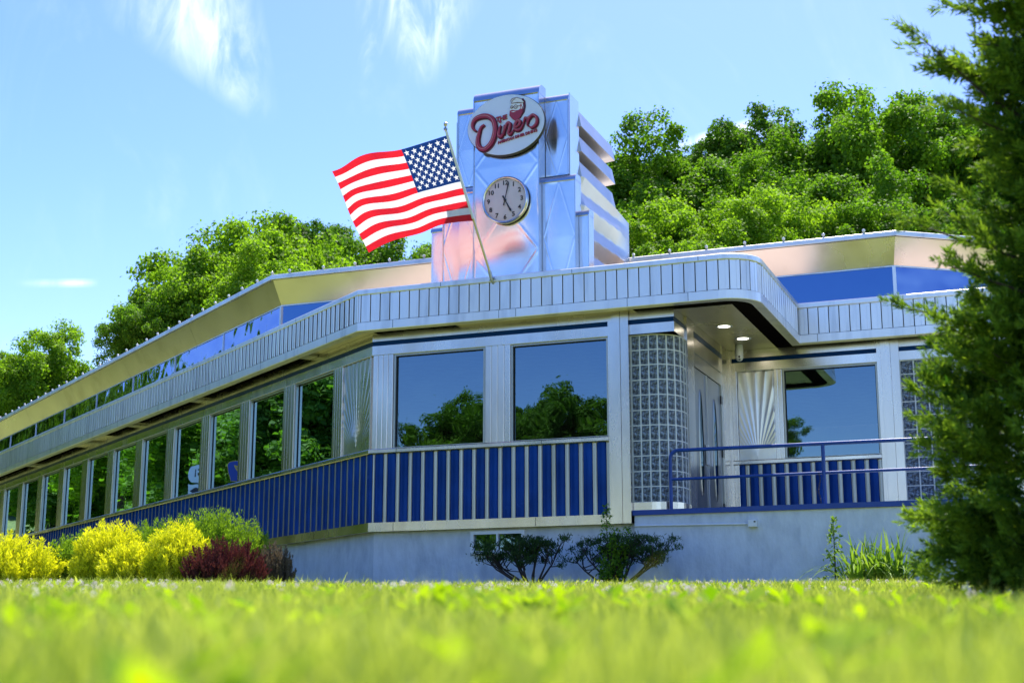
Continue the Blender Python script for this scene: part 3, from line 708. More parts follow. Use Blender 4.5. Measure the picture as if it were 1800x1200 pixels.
Z0 = 5.101
# centre
block(1.403, 2.437, .36, .62, Z0, 8.12); relief_panel(1.415, 2.425, Z0, 8.10, .35, 2.3, .03, .016, 1.0, n=70); cap(1.40, 2.44, .345, .62, 8.12, 8.275)
for u in (1.401, 2.424): block(u, u + .014, .332, .36, Z0, 8.12, name='edge_trim')
# second tier
block(1.04, 1.40, .61, 1.02, 6.9, 8.05); relief_panel(1.05, 1.40, 6.90, 8.05, .60, 1, .022, .004, 2); cap(1.035, 1.40, .59, 1.02, 8.05, 8.165)
block(2.44, 2.80, .61, 1.02, 6.9, 8.05); relief_panel(2.445, 2.785, 6.90, 8.05, .60, 1, .022, .004, 4); cap(2.44, 2.805, .59, 1.02, 8.05, 8.165)
block(2.785, 2.803, .582, .61, 6.9, 8.05, name='edge_trim'); block(1.036, 1.052, .582, .61, 6.9, 8.05, name='edge_trim')
block(2.80, 2.812, .62, 1.03, 6.9, 8.16, 'tower', 'side_sheet')
# third tier
for u0, u1, sd in ((.865, 1.40, 5), (2.44, 2.945, 3)):
    block(u0, u1, .475, .70, Z0, 6.76); relief_panel(u0 + .012, u1 - .012, Z0, 6.76, .465, 1, .026, .014, sd); cap(u0 - .004, u1 + .004, .455, .70, 6.76, 6.86)
    for u in (u0, u1 - .016): block(u, u + .016, .45, .476, Z0, 6.76, name='edge_trim')
# fourth tier
for u0, u1 in ((.62, .865), (2.945, 3.10)):
    block(u0, u1, .61, .80, Z0, 6.25); relief_panel(u0 + .006, u1 - .006, Z0, 6.25, .60, 1, .003, .006, 7, 'plain_panel', 10, 30); cap(u0 - .003, u1 + .003, .59, .80, 6.25, 6.345)
block(3.088, 3.104, .57, .61, Z0, 6.25, name='edge_trim')
# core, louvres and pleated side
block(.95, 2.55, .75, 2.75, Z0, 8.0, 'louver', 'core')
for uo, sg in ((2.82, 1), (1.02, -1)):
    for k in range(4):
        z = 8.03 - .392 * k
        pr = [(uo - sg * .02, z), (uo + sg * .03, z - .235), (uo + sg * .03, z - .25), (uo - sg * .22, z - .275), (uo - sg * .22, z)]
        b = MB(); b.prism([(u, 1.03, zz) for u, zz in pr], [(u, 2.69, zz) for u, zz in pr]); b.build('louver', M['louver'], tower)
    n, m = 40, 80; b = MB(); rows = []
    ub = uo + sg * .09
    for i in range(m + 1):
        row = []
        for j in range(n + 1):
            a = j / n; y = .70 + a * 2.50; z = Z0 + 1.78 * i / m
            q = (6.88 - z) / .43 + .30 * a; h = .075 * (1 - tri(q)) * min(1, (1 - a) / .30) * min(1, a / .04 + .5)
            row.append((ub + sg * h, y, z))
        rows.append(row)
    b.grid(rows); b.build('pleated_side', M['louver'], tower, 20, fix=False)
block(.93, 2.91, 3.14, 3.205, Z0, 6.88, 'louver', 'rear_sheet'); block(.93, 2.905, .72, 3.2, 6.85, 6.882, 'louver', 'shoulder')
# clock
clk = empty('wall_clock', W(1.935, .31, 6.51), RZ, 'round clock with black numerals and hands at five o\'clock on the tower front', 'clock')
RC = .352
b = MB(); b.lathe([(RC - .03, .0), (RC, .0), (RC + .004, .03), (RC, .055), (RC - .014, .066), (RC - .028, .062), (RC - .036, .046), (RC - .036, .035)], (0, 0, 0), 'y', 48); b.build('rim', M['rim'], clk, 50)
b = MB(); b.lathe([(.0005, .036), (RC - .03, .036)], (0, 0, 0), 'y', 48); b.build('dial', M['face'], clk, fix=False)
def flat_text(s, size, parent, x, z, yoff, m, name, depth=.002, rot=0., shear=0., bold=0., sx=1.):
    me = text_mesh(s, size, depth, shear=shear, bold=bold); me.materials.clear(); me.materials.append(M[m])
    o = bpy.data.objects.new(name, me); col.objects.link(o); o.parent = parent; o.location = (x, yoff, z); o.rotation_euler = (R(90), -rot, 0); o.scale = (sx, 1, 1); return o
for k in range(1, 13):
    a = 2 * math.pi * k / 12; flat_text(str(k), .094, clk, math.sin(a) * .258, math.cos(a) * .258, -.040, 'ink', 'numeral', bold=.0022)
def hand(ang, ln, w, tail, y, name):
    pr = [(-w * .5, 0), (-w, ln * .72), (-w * 1.6, ln * .80), (0, ln), (w * 1.6, ln * .80), (w, ln * .72), (w * .5, 0), (w * 1.2, -tail), (-w * 1.2, -tail)]
    c, s = math.cos(ang), math.sin(ang); pr = [(x * c + z * s, -x * s + z * c) for x, z in pr]
    b = MB(); b.prism([(x, y, z) for x, z in pr], [(x, y - .004, z) for x, z in pr]); b.build(name, M['ink'], clk)
hand(R(152), .215, .011, .075, -.046, 'hour_hand'); hand(R(13), .285, .008, .085, -.052, 'minute_hand')
b = MB(); b.lathe([(.0005, .060), (.018, .058), (.020, .04)], (0, 0, 0), 'y', 14); b.build('hub', M['ink'], clk)
# oval sign
sg = empty('oval_sign', W(1.95, .25, 7.65), RZ, 'white oval sign with red script lettering and a bearded head on the tower', 'sign')
def oval(a, bb, y0, y1): return [[(a * math.cos(2 * math.pi * k / 64), y, bb * math.sin(2 * math.pi * k / 64)) for k in range(64)] for y in (y0, y1)]
b = MB(); b.prism(*oval(.600, .458, .0, .07)); b.build('board', M['signface'], sg)
b = MB(); b.prism(*oval(.608, .466, .012, .072)); b.build('rim', M['ink'], sg)
def smooth_path(pts, sub=5):
    P = [Vector(p) for p in pts]; out = []
    for i in range(len(P) - 1):
        p0, p1, p2, p3 = P[max(i - 1, 0)], P[i], P[i + 1], P[min(i + 2, len(P) - 1)]
        for k in range(sub):
            t = k / sub; out.append(.5 * ((2 * p1) + (-p0 + p2) * t + (2 * p0 - 5 * p1 + 4 * p2 - p3) * t * t + (-p0 + 3 * p1 - 3 * p2 + p3) * t ** 3))
    return out + [P[-1]]
def ribbon(b, pts, w, y0, y1, sub=5, taper=.35):
    P = smooth_path(pts, sub) if sub else [Vector(p) for p in pts]; n = len(P); lft, rgt = [], []
    for i, p in enumerate(P):
        d = (P[min(i + 1, n - 1)] - P[max(i - 1, 0)]).normalized(); nn = Vector((-d.y, d.x)); k = w * .5 * (taper + (1 - taper) * min(1, 4 * min(i, n - 1 - i) / n))
        lft.append(p + nn * k); rgt.append(p - nn * k)
    for i in range(n - 1):
        q = (lft[i], lft[i + 1], rgt[i + 1], rgt[i]); b.prism([(v.x, y0, v.y) for v in q], [(v.x, y1, v.y) for v in q])
ST = dict(
    D=[(-.458, -.04), (-.508, .002), (-.518, .074), (-.473, .148), (-.373, .178), (-.265, .162), (-.192, .09), (-.161, -.029), (-.174, -.15), (-.227, -.265), (-.308, -.333), (-.38, -.324), (-.425, -.274), (-.435, -.184), (-.413, -.082), (-.382, .002), (-.327, .039)],
    i=[(-.067, -.005), (-.10, -.10), (-.10, -.165), (-.06, -.178), (-.03, -.12)], n=[(-.03, -.12), (-.008, -.012), (-.030, -.158), (-.013, -.084), (.036, .014), (.078, -.004), (.066, -.08), (.05, -.145), (.085, -.165), (.12, -.125)],
    e=[(.12, -.125), (.165, -.08), (.227, -.03), (.227, .022), (.183, .02), (.150, -.05), (.172, -.112), (.24, -.106), (.285, -.03)],
    r=[(.285, -.03), (.307, .046), (.325, .05), (.372, .040), (.385, .061), (.350, .02), (.345, -.07)],
    fl=[(.345, -.05), (.380, .046), (.428, .082), (.476, .057), (.496, -.007), (.474, -.073), (.412, -.108), (.370, -.075)])
WD = dict(D=.064, i=.040, n=.036, e=.038, r=.034, fl=.036)
M['pink'] = mat('sign_pink', (.62, .25, .22), .4)
for k, (nm, pts) in enumerate(ST.items()):
    sh = [(x + .012, z - .014) for x, z in pts]; b = MB(); f = MB(); h = MB()
    ribbon(f, pts, WD[nm], -.013 - .001 * k, -.030 - .001 * k)
    if nm == 'i': f.tube([(-.076, -.02, .047), (-.076, -.034, .047)], .022, 10)
    fo = f.build('letter', M['red'], sg, fix=False)
    ribbon(b, sh, WD[nm] * 1.30, -.0008 * k - .001, -.012 - .0008 * k); b.build('letter_shadow', M['red_dark'], fo, fix=False)
    ribbon(h, [(x - WD[nm] * .16, z + .004) for x, z in pts[1:-1]], WD[nm] * .13, -.031 - .001 * k, -.033 - .001 * k); h.build('letter_highlight', M['pink'], fo, fix=False)
flat_text('THE', .095, sg, -.060, .100, -.012, 'red', 'small_lettering', .010, R(8), .1, .003)
flat_text('AMERICAN DINER DINING', .058, sg, .190, -.212, -.010, 'red', 'tagline', .008, R(10.5), 0, .0022, .90)
def fill(name, pts, y0, y1, m): b = MB(); b.prism([(x, y0, z) for x, z in pts], [(x, y1, z) for x, z in pts]); return b.build(name, M[m], sg)
hx = lambda p: [(x, z) for x, z in p]
fill('head_shadow', [(.17, .03), (.24, .07), (.30, .15), (.318, .24), (.312, .32), (.280, .365), (.25, .36), (.25, .1)], -.001, -.010, 'red_dark')
fill('head', [(.103, .308), (.276, .290), (.282, .21), (.24, .14), (.076, .17), (.072, .246), (.085, .262)], -.011, -.014, 'white')
fill('cap', [(.098, .309), (.089, .358), (.112, .382), (.183, .389), (.254, .358), (.292, .308), (.276, .288), (.201, .310)], -.012, -.016, 'white')
fill('beard', [(.072, .198), (.112, .204), (.165, .190), (.21, .190), (.240, .212), (.238, .270), (.252, .286), (.258, .25), (.276, .230), (.272, .150), (.227, .066), (.156, .032), (.112, .065), (.067, .124)], -.015, -.019, 'red')
b = MB()
for cx, cz, r in ((.165, .246, .027), (.103, .250, .020)): b.tube([(cx + r * math.cos(t), -.019, cz + r * 1.05 * math.sin(t)) for t in [2 * math.pi * k / 14 for k in range(15)]], .0035, 5)
for p in ([(.190, -.019, .252), (.235, -.019, .258)], [(.123, -.019, .250), (.139, -.019, .250)], [(.10, -.019, .309), (.19, -.019, .311), (.29, -.019, .295)], [(.098, -.019, .309), (.089, -.019, .358), (.112, -.019, .382), (.183, -.019, .389), (.254, -.019, .358), (.292, -.019, .306)], [(.112, -.019, .33), (.118, -.019, .355), (.16, -.019, .372)]): b.tube(p, .0035, 5)
b.build('face_lines', M['red_dark'], sg)
b = MB(); b.lathe([(.0005, .021), (.008, .021), (.008, .017)], (.168, 0, .243), 'y', 8); b.lathe([(.0005, .021), (.007, .021), (.007, .017)], (.106, 0, .247), 'y', 8); b.build('eyes', M['red_dark'], sg)
fill('smile', [(.092, .176), (.13, .183), (.168, .176), (.13, .166)], -.019, -.022, 'white'); fill('ear', [(.246, .20), (.262, .205), (.266, .24), (.252, .24)], -.019, -.021, 'white')

# ------------------------------------------------------------------ flag on its pole
B0 = Vector((1.985, -.345, 5.185)); T0 = Vector((1.595, -1.09, 7.17))
fl = empty('flag', W(B0.x, B0.y, B0.z), RZ, 'striped flag with white stars on blue, flying from a slanted pole on the canopy edge', 'flag')
pd = (T0 - B0)
b = MB(); b.tube([(0, 0, 0), tuple(pd * .42)], .017, 10); b.build('pole', M['gold'], fl, 50)
b = MB(); b.tube([tuple(pd * .40), tuple(pd * .985)], .020, 10); b.build('upper_pole', M['white'], fl, 50)
b = MB(); b.lathe([(.001, -.03), (.026, -.025), (.028, 0), (.014, .012), (.012, .03), (.024, .045), (.028, .065), (.018, .085), (.001, .09)], tuple(pd), 'z', 12); b.build('finial', M['gold'], fl, 60)
b = MB(); b.tube([(.01, .06, -.07), (0, 0, -.02), tuple(pd * .03)], .022, 8); b.tube([(-.04, .02, -.02), (.05, -.03, .0)], .011, 8); b.tube([(0.0, 0, -.02), tuple(pd * .05)], .026, 8); b.build('bracket', M['galv'], fl, 50)
# cloth surface: hoist down the pole, fly blown to the left with long soft waves
H0 = pd * .955; H1 = pd * .385
NU, NV = 120, 78
Etop = Vector((-1.80, -.02, -.285)); Ebot = Vector((-1.60, .02, -.30))
def cloth(a, c):       # a along the fly 0..1, c down the hoist 0..1
    h = H0.lerp(H1, c); e = Etop.lerp(Ebot, c); p = h + e * a
    p = p + Vector((0, 0, 1)) * (.085 * math.sin(math.pi * a) * (c ** 1.5) * 1.35 - .05 * math.sin(math.pi * a) * (1 - c) ** 2 * (-.5) + .030 * math.sin(10 * a + 2) * a * (1 - c) ** 2 + .012 * math.sin(13 * a + 5 * c) * a)
    ph = 6.2 * a - 1.6 * c
    p = p + Vector((0, 1, 0)) * (.105 * math.sin(ph) * a ** .6 + .05 * math.sin(2.1 * ph + 1.3 + 2 * c) * a + .016 * math.sin(17 * a + 6 * c) * a + .010 * math.sin(11 * a - 9 * c) * a)
    p = p + Vector((1, 0, 0)) * (.018 * math.sin(7 * c + 1) * a)
    return p
NU, NV = 300, 195
pts = [[tuple(cloth(i / NU, j / NV)) for j in range(NV + 1)] for i in range(NU + 1)]
stars = [(.405 * ((2 * k + 1 + (row % 2)) / 12), (7 / 13) * (row + 1) / 10) for row in range(9) for k in range(6 if row % 2 == 0 else 5)]
def in_star(a, c):
    for sa, sc_ in stars:
        x, y = (a - sa) * 1.83, (sc_ - c) * 1.2; rr = math.hypot(x, y)
        if rr < .043:
            t = math.atan2(x, y) % (2 * math.pi / 5); t = abs(t - math.pi / 5)          # 0 in a notch, pi/5 at a tip
            k = .043 * .382 * math.cos(0) ; 
            # edge of a five-pointed star between notch (r*.382) and tip (r)
            nx_, ny_ = .382 * .043, 0.; tx, ty = .043 * math.cos(math.pi / 5), .043 * math.sin(math.pi / 5); px, py = rr * math.cos(t), rr * math.sin(t)
            return (tx - nx_) * (py - ny_) - (ty - ny_) * (px - nx_) > 0
    return False
cm, sm2 = MB(), MB(); cm.v = [p for row in pts for p in row]; sm2.v = list(cm.v)
for i in range(NU):
    for j in range(NV):
        q = (i * (NV + 1) + j, i * (NV + 1) + j + 1, (i + 1) * (NV + 1) + j + 1, (i + 1) * (NV + 1) + j); a, c = (i + .5) / NU, (j + .5) / NV; st = int(c * 13); can = a < .405 and st < 7
        if can and in_star(a, c): sm2.f.append(q); sm2.mi.append(0)
        else: cm.f.append(q); cm.mi.append(2 if can else (0 if st % 2 == 0 else 1))
def cloth_mat(name, c):
    m = bpy.data.materials.new(name); m.use_nodes = True; nt = m.node_tree; L = nt.links.new; p = nt.nodes['Principled BSDF']; p.inputs['Base Color'].default_value = (*c, 1); p.inputs['Roughness'].default_value = .6
    t = nt.nodes.new('ShaderNodeBsdfTranslucent'); t.inputs[0].default_value = (*c, 1); ms = nt.nodes.new('ShaderNodeMixShader'); ms.inputs[0].default_value = .46; L(p.outputs[0], ms.inputs[1]); L(t.outputs[0], ms.inputs[2]); L(ms.outputs[0], nt.nodes['Material Output'].inputs[0])
    tc_ = nt.nodes.new('ShaderNodeTexCoord'); n = nt.nodes.new('ShaderNodeTexNoise'); n.inputs['Scale'].default_value = 7; n.inputs['Detail'].default_value = 6; L(tc_.outputs['Object'], n.inputs['Vector']); bp = nt.nodes.new('ShaderNodeBump'); bp.inputs['Distance'].default_value = .03; L(n.outputs['Fac'], bp.inputs['Height']); L(bp.outputs[0], p.inputs['Normal']); L(bp.outputs[0], t.inputs['Normal']); return m
M['f_red'] = cloth_mat('flag_red', (.72, .012, .028)); M['f_white'] = cloth_mat('flag_white', (.84, .84, .84)); M['f_blue'] = cloth_mat('flag_blue', (.003, .030, .15))
fc = cm.build('cloth', [M['f_red'], M['f_white'], M['f_blue']], fl, 'all', fix=False)
sm2.build('stars', M['f_white'], fc, 'all', fix=False)

# pendant lamps seen through the long windows
for s, lab in ((3.4, 'lit pendant lamp hanging inside behind the second long window'), (5.5, 'lit pendant lamp hanging inside behind the third long window'), (7.4, 'lit pendant lamp hanging inside behind the fourth long window'), (12.6, 'lit pendant lamp hanging inside behind the seventh long window')):
    x, y = FL(s, -1.3); t = empty('pendant_lamp', W(x, y, 4.595), 0, lab, 'lamp')
    b = MB(); b.tube([(0, 0, 0), (0, 0, -.52)], .008, 6); b.build('cord', M['black'], t)
    b = MB(); b.lathe([(.05, -.50), (.09, -.52), (.09, -.66), (.05, -.68), (.20, -.78)], n=20); b.build('shade', M['shade'], t, 40, fix=False)
    b = MB(); b.lathe([(.001, -.765), (.10, -.775), (.12, -.77)], n=16); b.build('bulb', M['glow'], t, fix=False)

# ------------------------------------------------------------------ route signs on the far bank (mirrored in the long windows)
def route_sign(loc, rz, kind, label):
    gz = float(ground_z(loc[0], loc[1])); t = empty('route_sign', (loc[0], loc[1], gz), rz, label, 'road sign'); t.scale = (.8,) * 3; H = (loc[2] - gz) / .8
    b = MB(); b.box(-.03, .03, .01, .05, -.2, H + .25); b.build('post', M['galv'], t)
    if kind == 'shield':
        pr = [(-.22, -.30), (.22, -.30), (.36, .22), (.30, .30), (0, .34), (-.30, .30), (-.36, .22)]
        k = .86
        b = MB(); b.prism([(x, 0, z + H) for x, z in pr], [(x, -.01, z + H) for x, z in pr]); b.build('plate', M['sign_yellow'], t)
        b = MB(); b.prism([(x * .95, -.011, z * .95 + H) for x, z in pr], [(x * .95, -.015, z * .95 + H) for x, z in pr]); b.build('field', M['sign_blue'], t)
        flat_text('47', .36, t, 0, H + .04, -.018, 'sign_yellow', 'numerals', .002, bold=.006)
        b = MB(); b.box(-.3, .3, -.012, 0, H - .62, H - .36); b.build('lower_plate', M['sign_blue'], t)
    else:
        pr = [(.30 * math.cos(2 * math.pi * k / 24) * 1.05, .32 * math.sin(2 * math.pi * k / 24)) for k in range(24)]
        b = MB(); b.prism([(x, 0, z + H) for x, z in pr], [(x, -.01, z + H) for x, z in pr]); b.build('plate', M['sign_w'], t)
        flat_text('51', .38, t, 0, H, -.014, 'ink', 'numerals', .002, bold=.008)
        b = MB(); b.box(-.29, .29, -.01, 0, H - .80, H - .36); b.build('arrow_plate', M['sign_w'], t)
        ar = [(-.2, -.58), (.02, -.42), (.02, -.53), (.2, -.53), (.2, -.63), (.02, -.63), (.02, -.74)]; ar = [(-x, z) for x, z in ar]
        b = MB(); b.prism([(x, -.011, z + H) for x, z in ar], [(x, -.014, z + H) for x, z in ar]); b.build('arrow', M['ink'], t)
route_sign((-15.4, 33.0, 4.72), R(48), 'round', 'white round route sign numbered 51 over a small arrow plate')
route_sign((-12.9, 29.95, 4.34), R(50), 'shield', 'blue shield route sign with yellow number 47')

# ------------------------------------------------------------------ foliage
rng = np.random.default_rng(7)
def unit(v): return v / np.maximum(np.linalg.norm(v, axis=-1, keepdims=True), 1e-9)
def leaf_cards(P, N, size, aspect, rng, droop=.0):
    """one folded leaf (two quads sharing a rib -> 6 verts kept as 4-vert rhombus) at each point"""
    n = len(P); r = unit(rng.normal(size=(n, 3))); t = unit(np.cross(N, r)); b = np.cross(N, t)
    s = (size * rng.uniform(.7, 1.3, n))[:, None]
    v0 = P - t * s * .5; v2 = P + t * s * .5; v1 = P + b * s * aspect * .5 + N * s * .12; v3 = P - b * s * aspect * .5 + N * s * .12
    V = np.stack([v0, v1, v2, v3], 1).reshape(-1, 3); F = np.arange(n * 4).reshape(n, 4); return V, F
def crown_mesh(name, seed, rx, rz, lobes, per, leaf, material, flat=.0):
    g = np.random.default_rng(seed); C = []; Rr = []
    # main lobes over an ellipsoid, then small lobes on each: clumps of branches with gaps between them
    d = unit(g.normal(size=(lobes * 4, 3))); d = d[d[:, 2] > -.55][:lobes]
    cen = d * np.array([rx, rx, rz]) * g.uniform(.30, .86, (len(d), 1)); rad = rx * g.uniform(.22, .38, len(d))
    Ps = []; Ns = []; Ts = []
    for c, r in zip(cen, rad):
        k = int(g.integers(5, 9)); dd = unit(g.normal(size=(k, 3)) + np.array([0, 0, .25])); sub = c + dd * r * g.uniform(.55, 1.0, (k, 1)); sr = r * g.uniform(.30, .55, k); tn = g.uniform(-.22, .22)
        for q, s in zip(sub, sr):
            m = int(per * (s / (rx * .13)) ** 2 * g.uniform(.7, 1.2)); u = unit(g.normal(size=(m, 3)) + np.array([0, 0, .35])); rr = s * g.uniform(.15, 1.05, (m, 1)) ** .5
            rr = rr * (1 + .30 * g.normal(size=(m, 1)) * (g.random((m, 1)) > .7)); p = q + u * rr * np.array([1, 1, .85]) + g.normal(size=(m, 3)) * s * .07; Ps.append(p)
            Ns.append(unit(u * .7 + g.normal(size=(m, 3)) * .55 + np.array([0, 0, .45]))); Ts.append(np.clip(.5 + tn + g.normal(0, .2, m) + g.uniform(-.1, .1), 0, 1))
    P = np.concatenate(Ps); N = np.concatenate(Ns); T = np.concatenate(Ts)
    V, F = leaf_cards(P, N, leaf, .72, g); me = np_mesh(name, V, F, material, np.repeat(T, 4)); return me
crowns = [crown_mesh('crown', 11, 4.2, 4.6, 58, 230, 0.154, M['leaf_b']), crown_mesh('crown', 12, 4.0, 5.2, 58, 230, 0.149, M['leaf']), crown_mesh('crown', 13, 4.4, 4.2, 60, 230, 0.154, M['leaf']),
          crown_mesh('crown', 14, 3.6, 5.4, 54, 230, 0.144, M['leaf_d']), crown_mesh('crown', 15, 4.2, 4.4, 58, 230, 0.149, M['leaf_b'])]
CR = [(4.2, 4.6), (4.0, 5.2), (4.4, 4.2), (3.6, 5.4), (4.2, 4.4)]
def trunk_mesh(h, r, seed):
    g = random.Random(seed); b = MB(); b.tube([(0, 0, -.4), (.05, 0, h * .35), (.1 * g.uniform(-1, 1), .1, h * .7), (0, 0, h)], [r * 1.25, r, r * .7, r * .15], 9)
    for k in range(9):
        a = g.uniform(0, 6.28); z = h * g.uniform(.45, .85); l = g.uniform(1.2, 2.2); b.tube([(0, 0, z), (math.cos(a) * l * .5, math.sin(a) * l * .5, z + l * .25), (math.cos(a) * l, math.sin(a) * l, z + l * .4)], [r * .42, r * .25, r * .06], 6)
    return b.mesh('trunk', M['bark'], 'all')
trunks = [trunk_mesh(8, .26, s) for s in range(3)]
def tree(x, y, ztop, kind, sc, label, rz=0., group=None, hs=1.):
    rx, rz_ = CR[kind]; gz = float(ground_z(x, y)); t = empty('tree', (x, y, gz), rz, label, 'tree', group)
    cz = ztop - (rz_ * .95) * sc * hs; o = place('crown', crowns[kind], t, (0, 0, cz - gz)); o.scale = (sc, sc, sc * hs)
    tk = place('trunk', trunks[kind % 3], t); tk.scale = (sc, sc, max(.1, (cz - gz) / 8 * 1.02)); return t
def at(px, top, D):     # place by bearing and height angle, at a real distance D
    f = 2500.; p = math.atan(540 / 2500); x = (px - 900) / f; y = (600 - top) / f; d = (x, math.cos(p) - y * math.sin(p), math.sin(p) + y * math.cos(p)); k = D / d[1]; return d[0] * k, D, CZ + d[2] * k
TB = 'trees rising behind the diner'
for px, top, D, k, sc, rz, hs, lab in (
    (352, 450, 44, 0, .66, .3, 1.1, 'bright green tree stepping down at the left end of the tall mass behind the roof'),
    (400, 398, 45, 4, .84, 1.9, 1.1, 'rounded bright tree behind the long roof, second from the left end of the tall mass'),
    (470, 375, 47, 0, .92, 3.3, 1.05, 'tallest rounded bright tree behind the long roof left of the flag'),
    (548, 372, 60, 3, .82, .8, 1.0, 'thin darker tree peeping over behind the bright crowns beside the flag tip'),
    (635, 405, 55, 1, .85, 2.2, .95, 'lower green tree behind the roof right under the flag'),
    (722, 420, 57, 2, .85, 4.0, .9, 'green tree behind the roof touching the left side of the clock tower'),
    (500, 455, 40, 4, .62, 5.2, 1.0, 'small lime green tree low behind the roof corner'),
    (268, 520, 42, 1, .42, 2.6, 1.0, 'mid green tree low in front of the left end of the tall mass'),
    (70, 585, 58, 4, .70, 1.2, 1.0, 'round yellow green tree apart at the far left'),
    (-30, 610, 60, 0, .80, 4.1, 1.0, 'yellow green tree cut by the left picture edge'),
    (165, 655, 60, 2, .45, .2, 1.0, 'low tree filling the dip between the far left trees and the tall mass'),
    (1105, 224, 52, 1, .95, .5, 1.0, 'green tree rising just right of the clock tower'),
    (1190, 268, 54, 2, .85, 2.4, 1.0, 'green tree below the gap of sky right of the tower'),
    (1248, 240, 62, 3, .62, 1.0, .8, 'small dark tree top standing out against the bright cloud'),
    (1345, 186, 60, 3, 1.05, 3.0, 1.0, 'dark green tree with a pointed top left of the highest crown'),
    (1425, 205, 58, 2, .95, 5.0, 1.0, 'green tree in the saddle left of the highest crown'),
    (1540, 153, 56, 1, 1.10, 4.4, 1.05, 'highest broad green crown at the right beside the juniper'),
    (1650, 185, 58, 3, 1.05, .9, 1.0, 'green tree behind the juniper'),
    (1120, 365, 44, 4, .72, 2.0, 1.0, 'bright low tree against the tower side just above the canopy'),
    (1200, 345, 46, 0, .72, 3.6, 1.0, 'bright low tree in front, second right of the tower'),
    (1290, 360, 43, 4, .62, .7, 1.0, 'small bright tree low in the middle of the right wood'),
    (1375, 325, 46, 0, .72, 5.5, 1.05, 'lime green round tree in front of the dark wood above the porch'),
    (1470, 300, 50, 2, .80, 1.4, 1.0, 'green tree below the saddle above the right roof'),
    (1545, 335, 46, 1, .75, 2.9, 1.0, 'green low tree above the end of the right roof'),
    (1640, 350, 48, 3, .80, 3.9, 1.0, 'dark low tree behind the juniper above the right roof end'),
    (1270, 300, 58, 1, .85, .1, 1.0, 'green tree filling the wood under the small dark tree top'),
    (1420, 420, 44, 2, .55, 4.7, 1.0, 'small green tree just above the right roof edge'),
    (1190, 415, 41, 0, .55, 1.1, 1.0, 'small lime tree just above the canopy right of the tower')):
    x, y, z = at(px, top, D); tree(x, y, z, k, sc, lab, rz, TB, hs)
# trees across the road and on the side bank, seen mirrored in the windows
lab = 'green roadside tree seen only as a reflection in the diner windows'
for i, (x, y, h) in enumerate(((-20, 27, 9.5), (-23, 34, 11.5), (-27, 41, 11), (-26, 30, 12.5), (-31, 48, 13), (-36, 56, 13.5), (-33, 40, 14), (-42, 66, 14), (-48, 78, 15), (-40, 52, 15), (-19, 22, 8.2), (-24, 18, 9.5), (-30, 24, 13), (-24, 31, 7.2), (-28, 37, 8.), (-32, 44, 8.5), (-38, 50, 9.5), (-43, 59, 10.5), (-50, 70, 12), (-22.5, 26, 7), (-36, 46, 9), (-55, 84, 13))):
    tree(x, y, h - .7, (1, 3, 2, 4, 0)[i % 5], .95, lab, i * 1.3, 'roadside trees mirrored in the long windows')
for i, (x, y, h, sc) in enumerate(((-35, -3, 10.2, .8), (-32.5, -6.5, 10.4, .7), (-29.5, -9.5, 10.9, .75), (-27, -12, 11.6, .8), (-24, -14.2, 11.4, .75), (-18.2, -12.6, 10.1, .42), (-40, -12, 11.5, .9), (-34, -18, 11.6, .9), (-47, -4, 12.5, 1.), (-21.5, -15.5, 9.6, .5), (-13.5, -16.5, 8.6, .4))):
    tree(x, y, h, (3, 1, 2)[i % 3], sc, 'green tree across the road seen only as a reflection in the front windows', i * 1.7, 'trees across the road mirrored in the front windows')


# bushes: plumes of needles leaning outward
def plume_bush(name, seed, rx, ry, h, nplume, per, nl, material, curl=.5, twig=None, upright=.25, width=.42):
    g = np.random.default_rng(seed); V = []; F = []; T = []; off = 0
    th = g.uniform(0, 2 * np.pi, nplume); rr = np.sqrt(g.random(nplume)); tilt = rr * R(80)
    base = np.stack([np.cos(th) * rx * rr * .55, np.sin(th) * ry * rr * .55, np.zeros(nplume)], 1)
    tip = np.stack([np.cos(th) * rx * np.sin(tilt), np.sin(th) * ry * np.sin(tilt), h * (.28 + .72 * np.cos(tilt))], 1) * g.uniform(.72, 1.08, (nplume, 1))
    st = g.uniform(.25, .75, nplume)[:, None]; start = base + (tip - base) * st
    Ps = []; Ds = []; Ts = []
    for i in range(nplume):
        t = g.random(per); axis = unit((tip[i] - start[i])[None])[0]; ln = np.linalg.norm(tip[i] - start[i])
        p = start[i] + (tip[i] - start[i]) * t[:, None]; r = width * ln * (1 - t * .8); q = unit(g.normal(size=(per, 3))); q -= (q @ axis)[:, None] * axis
        p = p + q * (r * g.random(per))[:, None]; p[:, 2] -= curl * 0.04 * (1 - t); Ps.append(p)
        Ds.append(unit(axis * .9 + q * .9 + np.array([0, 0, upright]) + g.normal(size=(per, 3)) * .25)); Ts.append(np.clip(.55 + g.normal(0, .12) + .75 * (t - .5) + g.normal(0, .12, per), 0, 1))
    P = np.concatenate(Ps); D = np.concatenate(Ds); T = np.concatenate(Ts); n = len(P)
    side = unit(np.cross(D, unit(g.normal(size=(n, 3))))); L_ = (nl * .8 * g.uniform(.6, 1.3, n))[:, None]; w = L_ * .19
    V = np.stack([P - side * w, P + side * w, P + side * w * .6 + D * L_ * .7, P + D * L_], 1).reshape(-1, 3)
    keep = True
    return np_mesh(name, V, np.arange(n * 4).reshape(n, 4), material, np.repeat(T, 4))
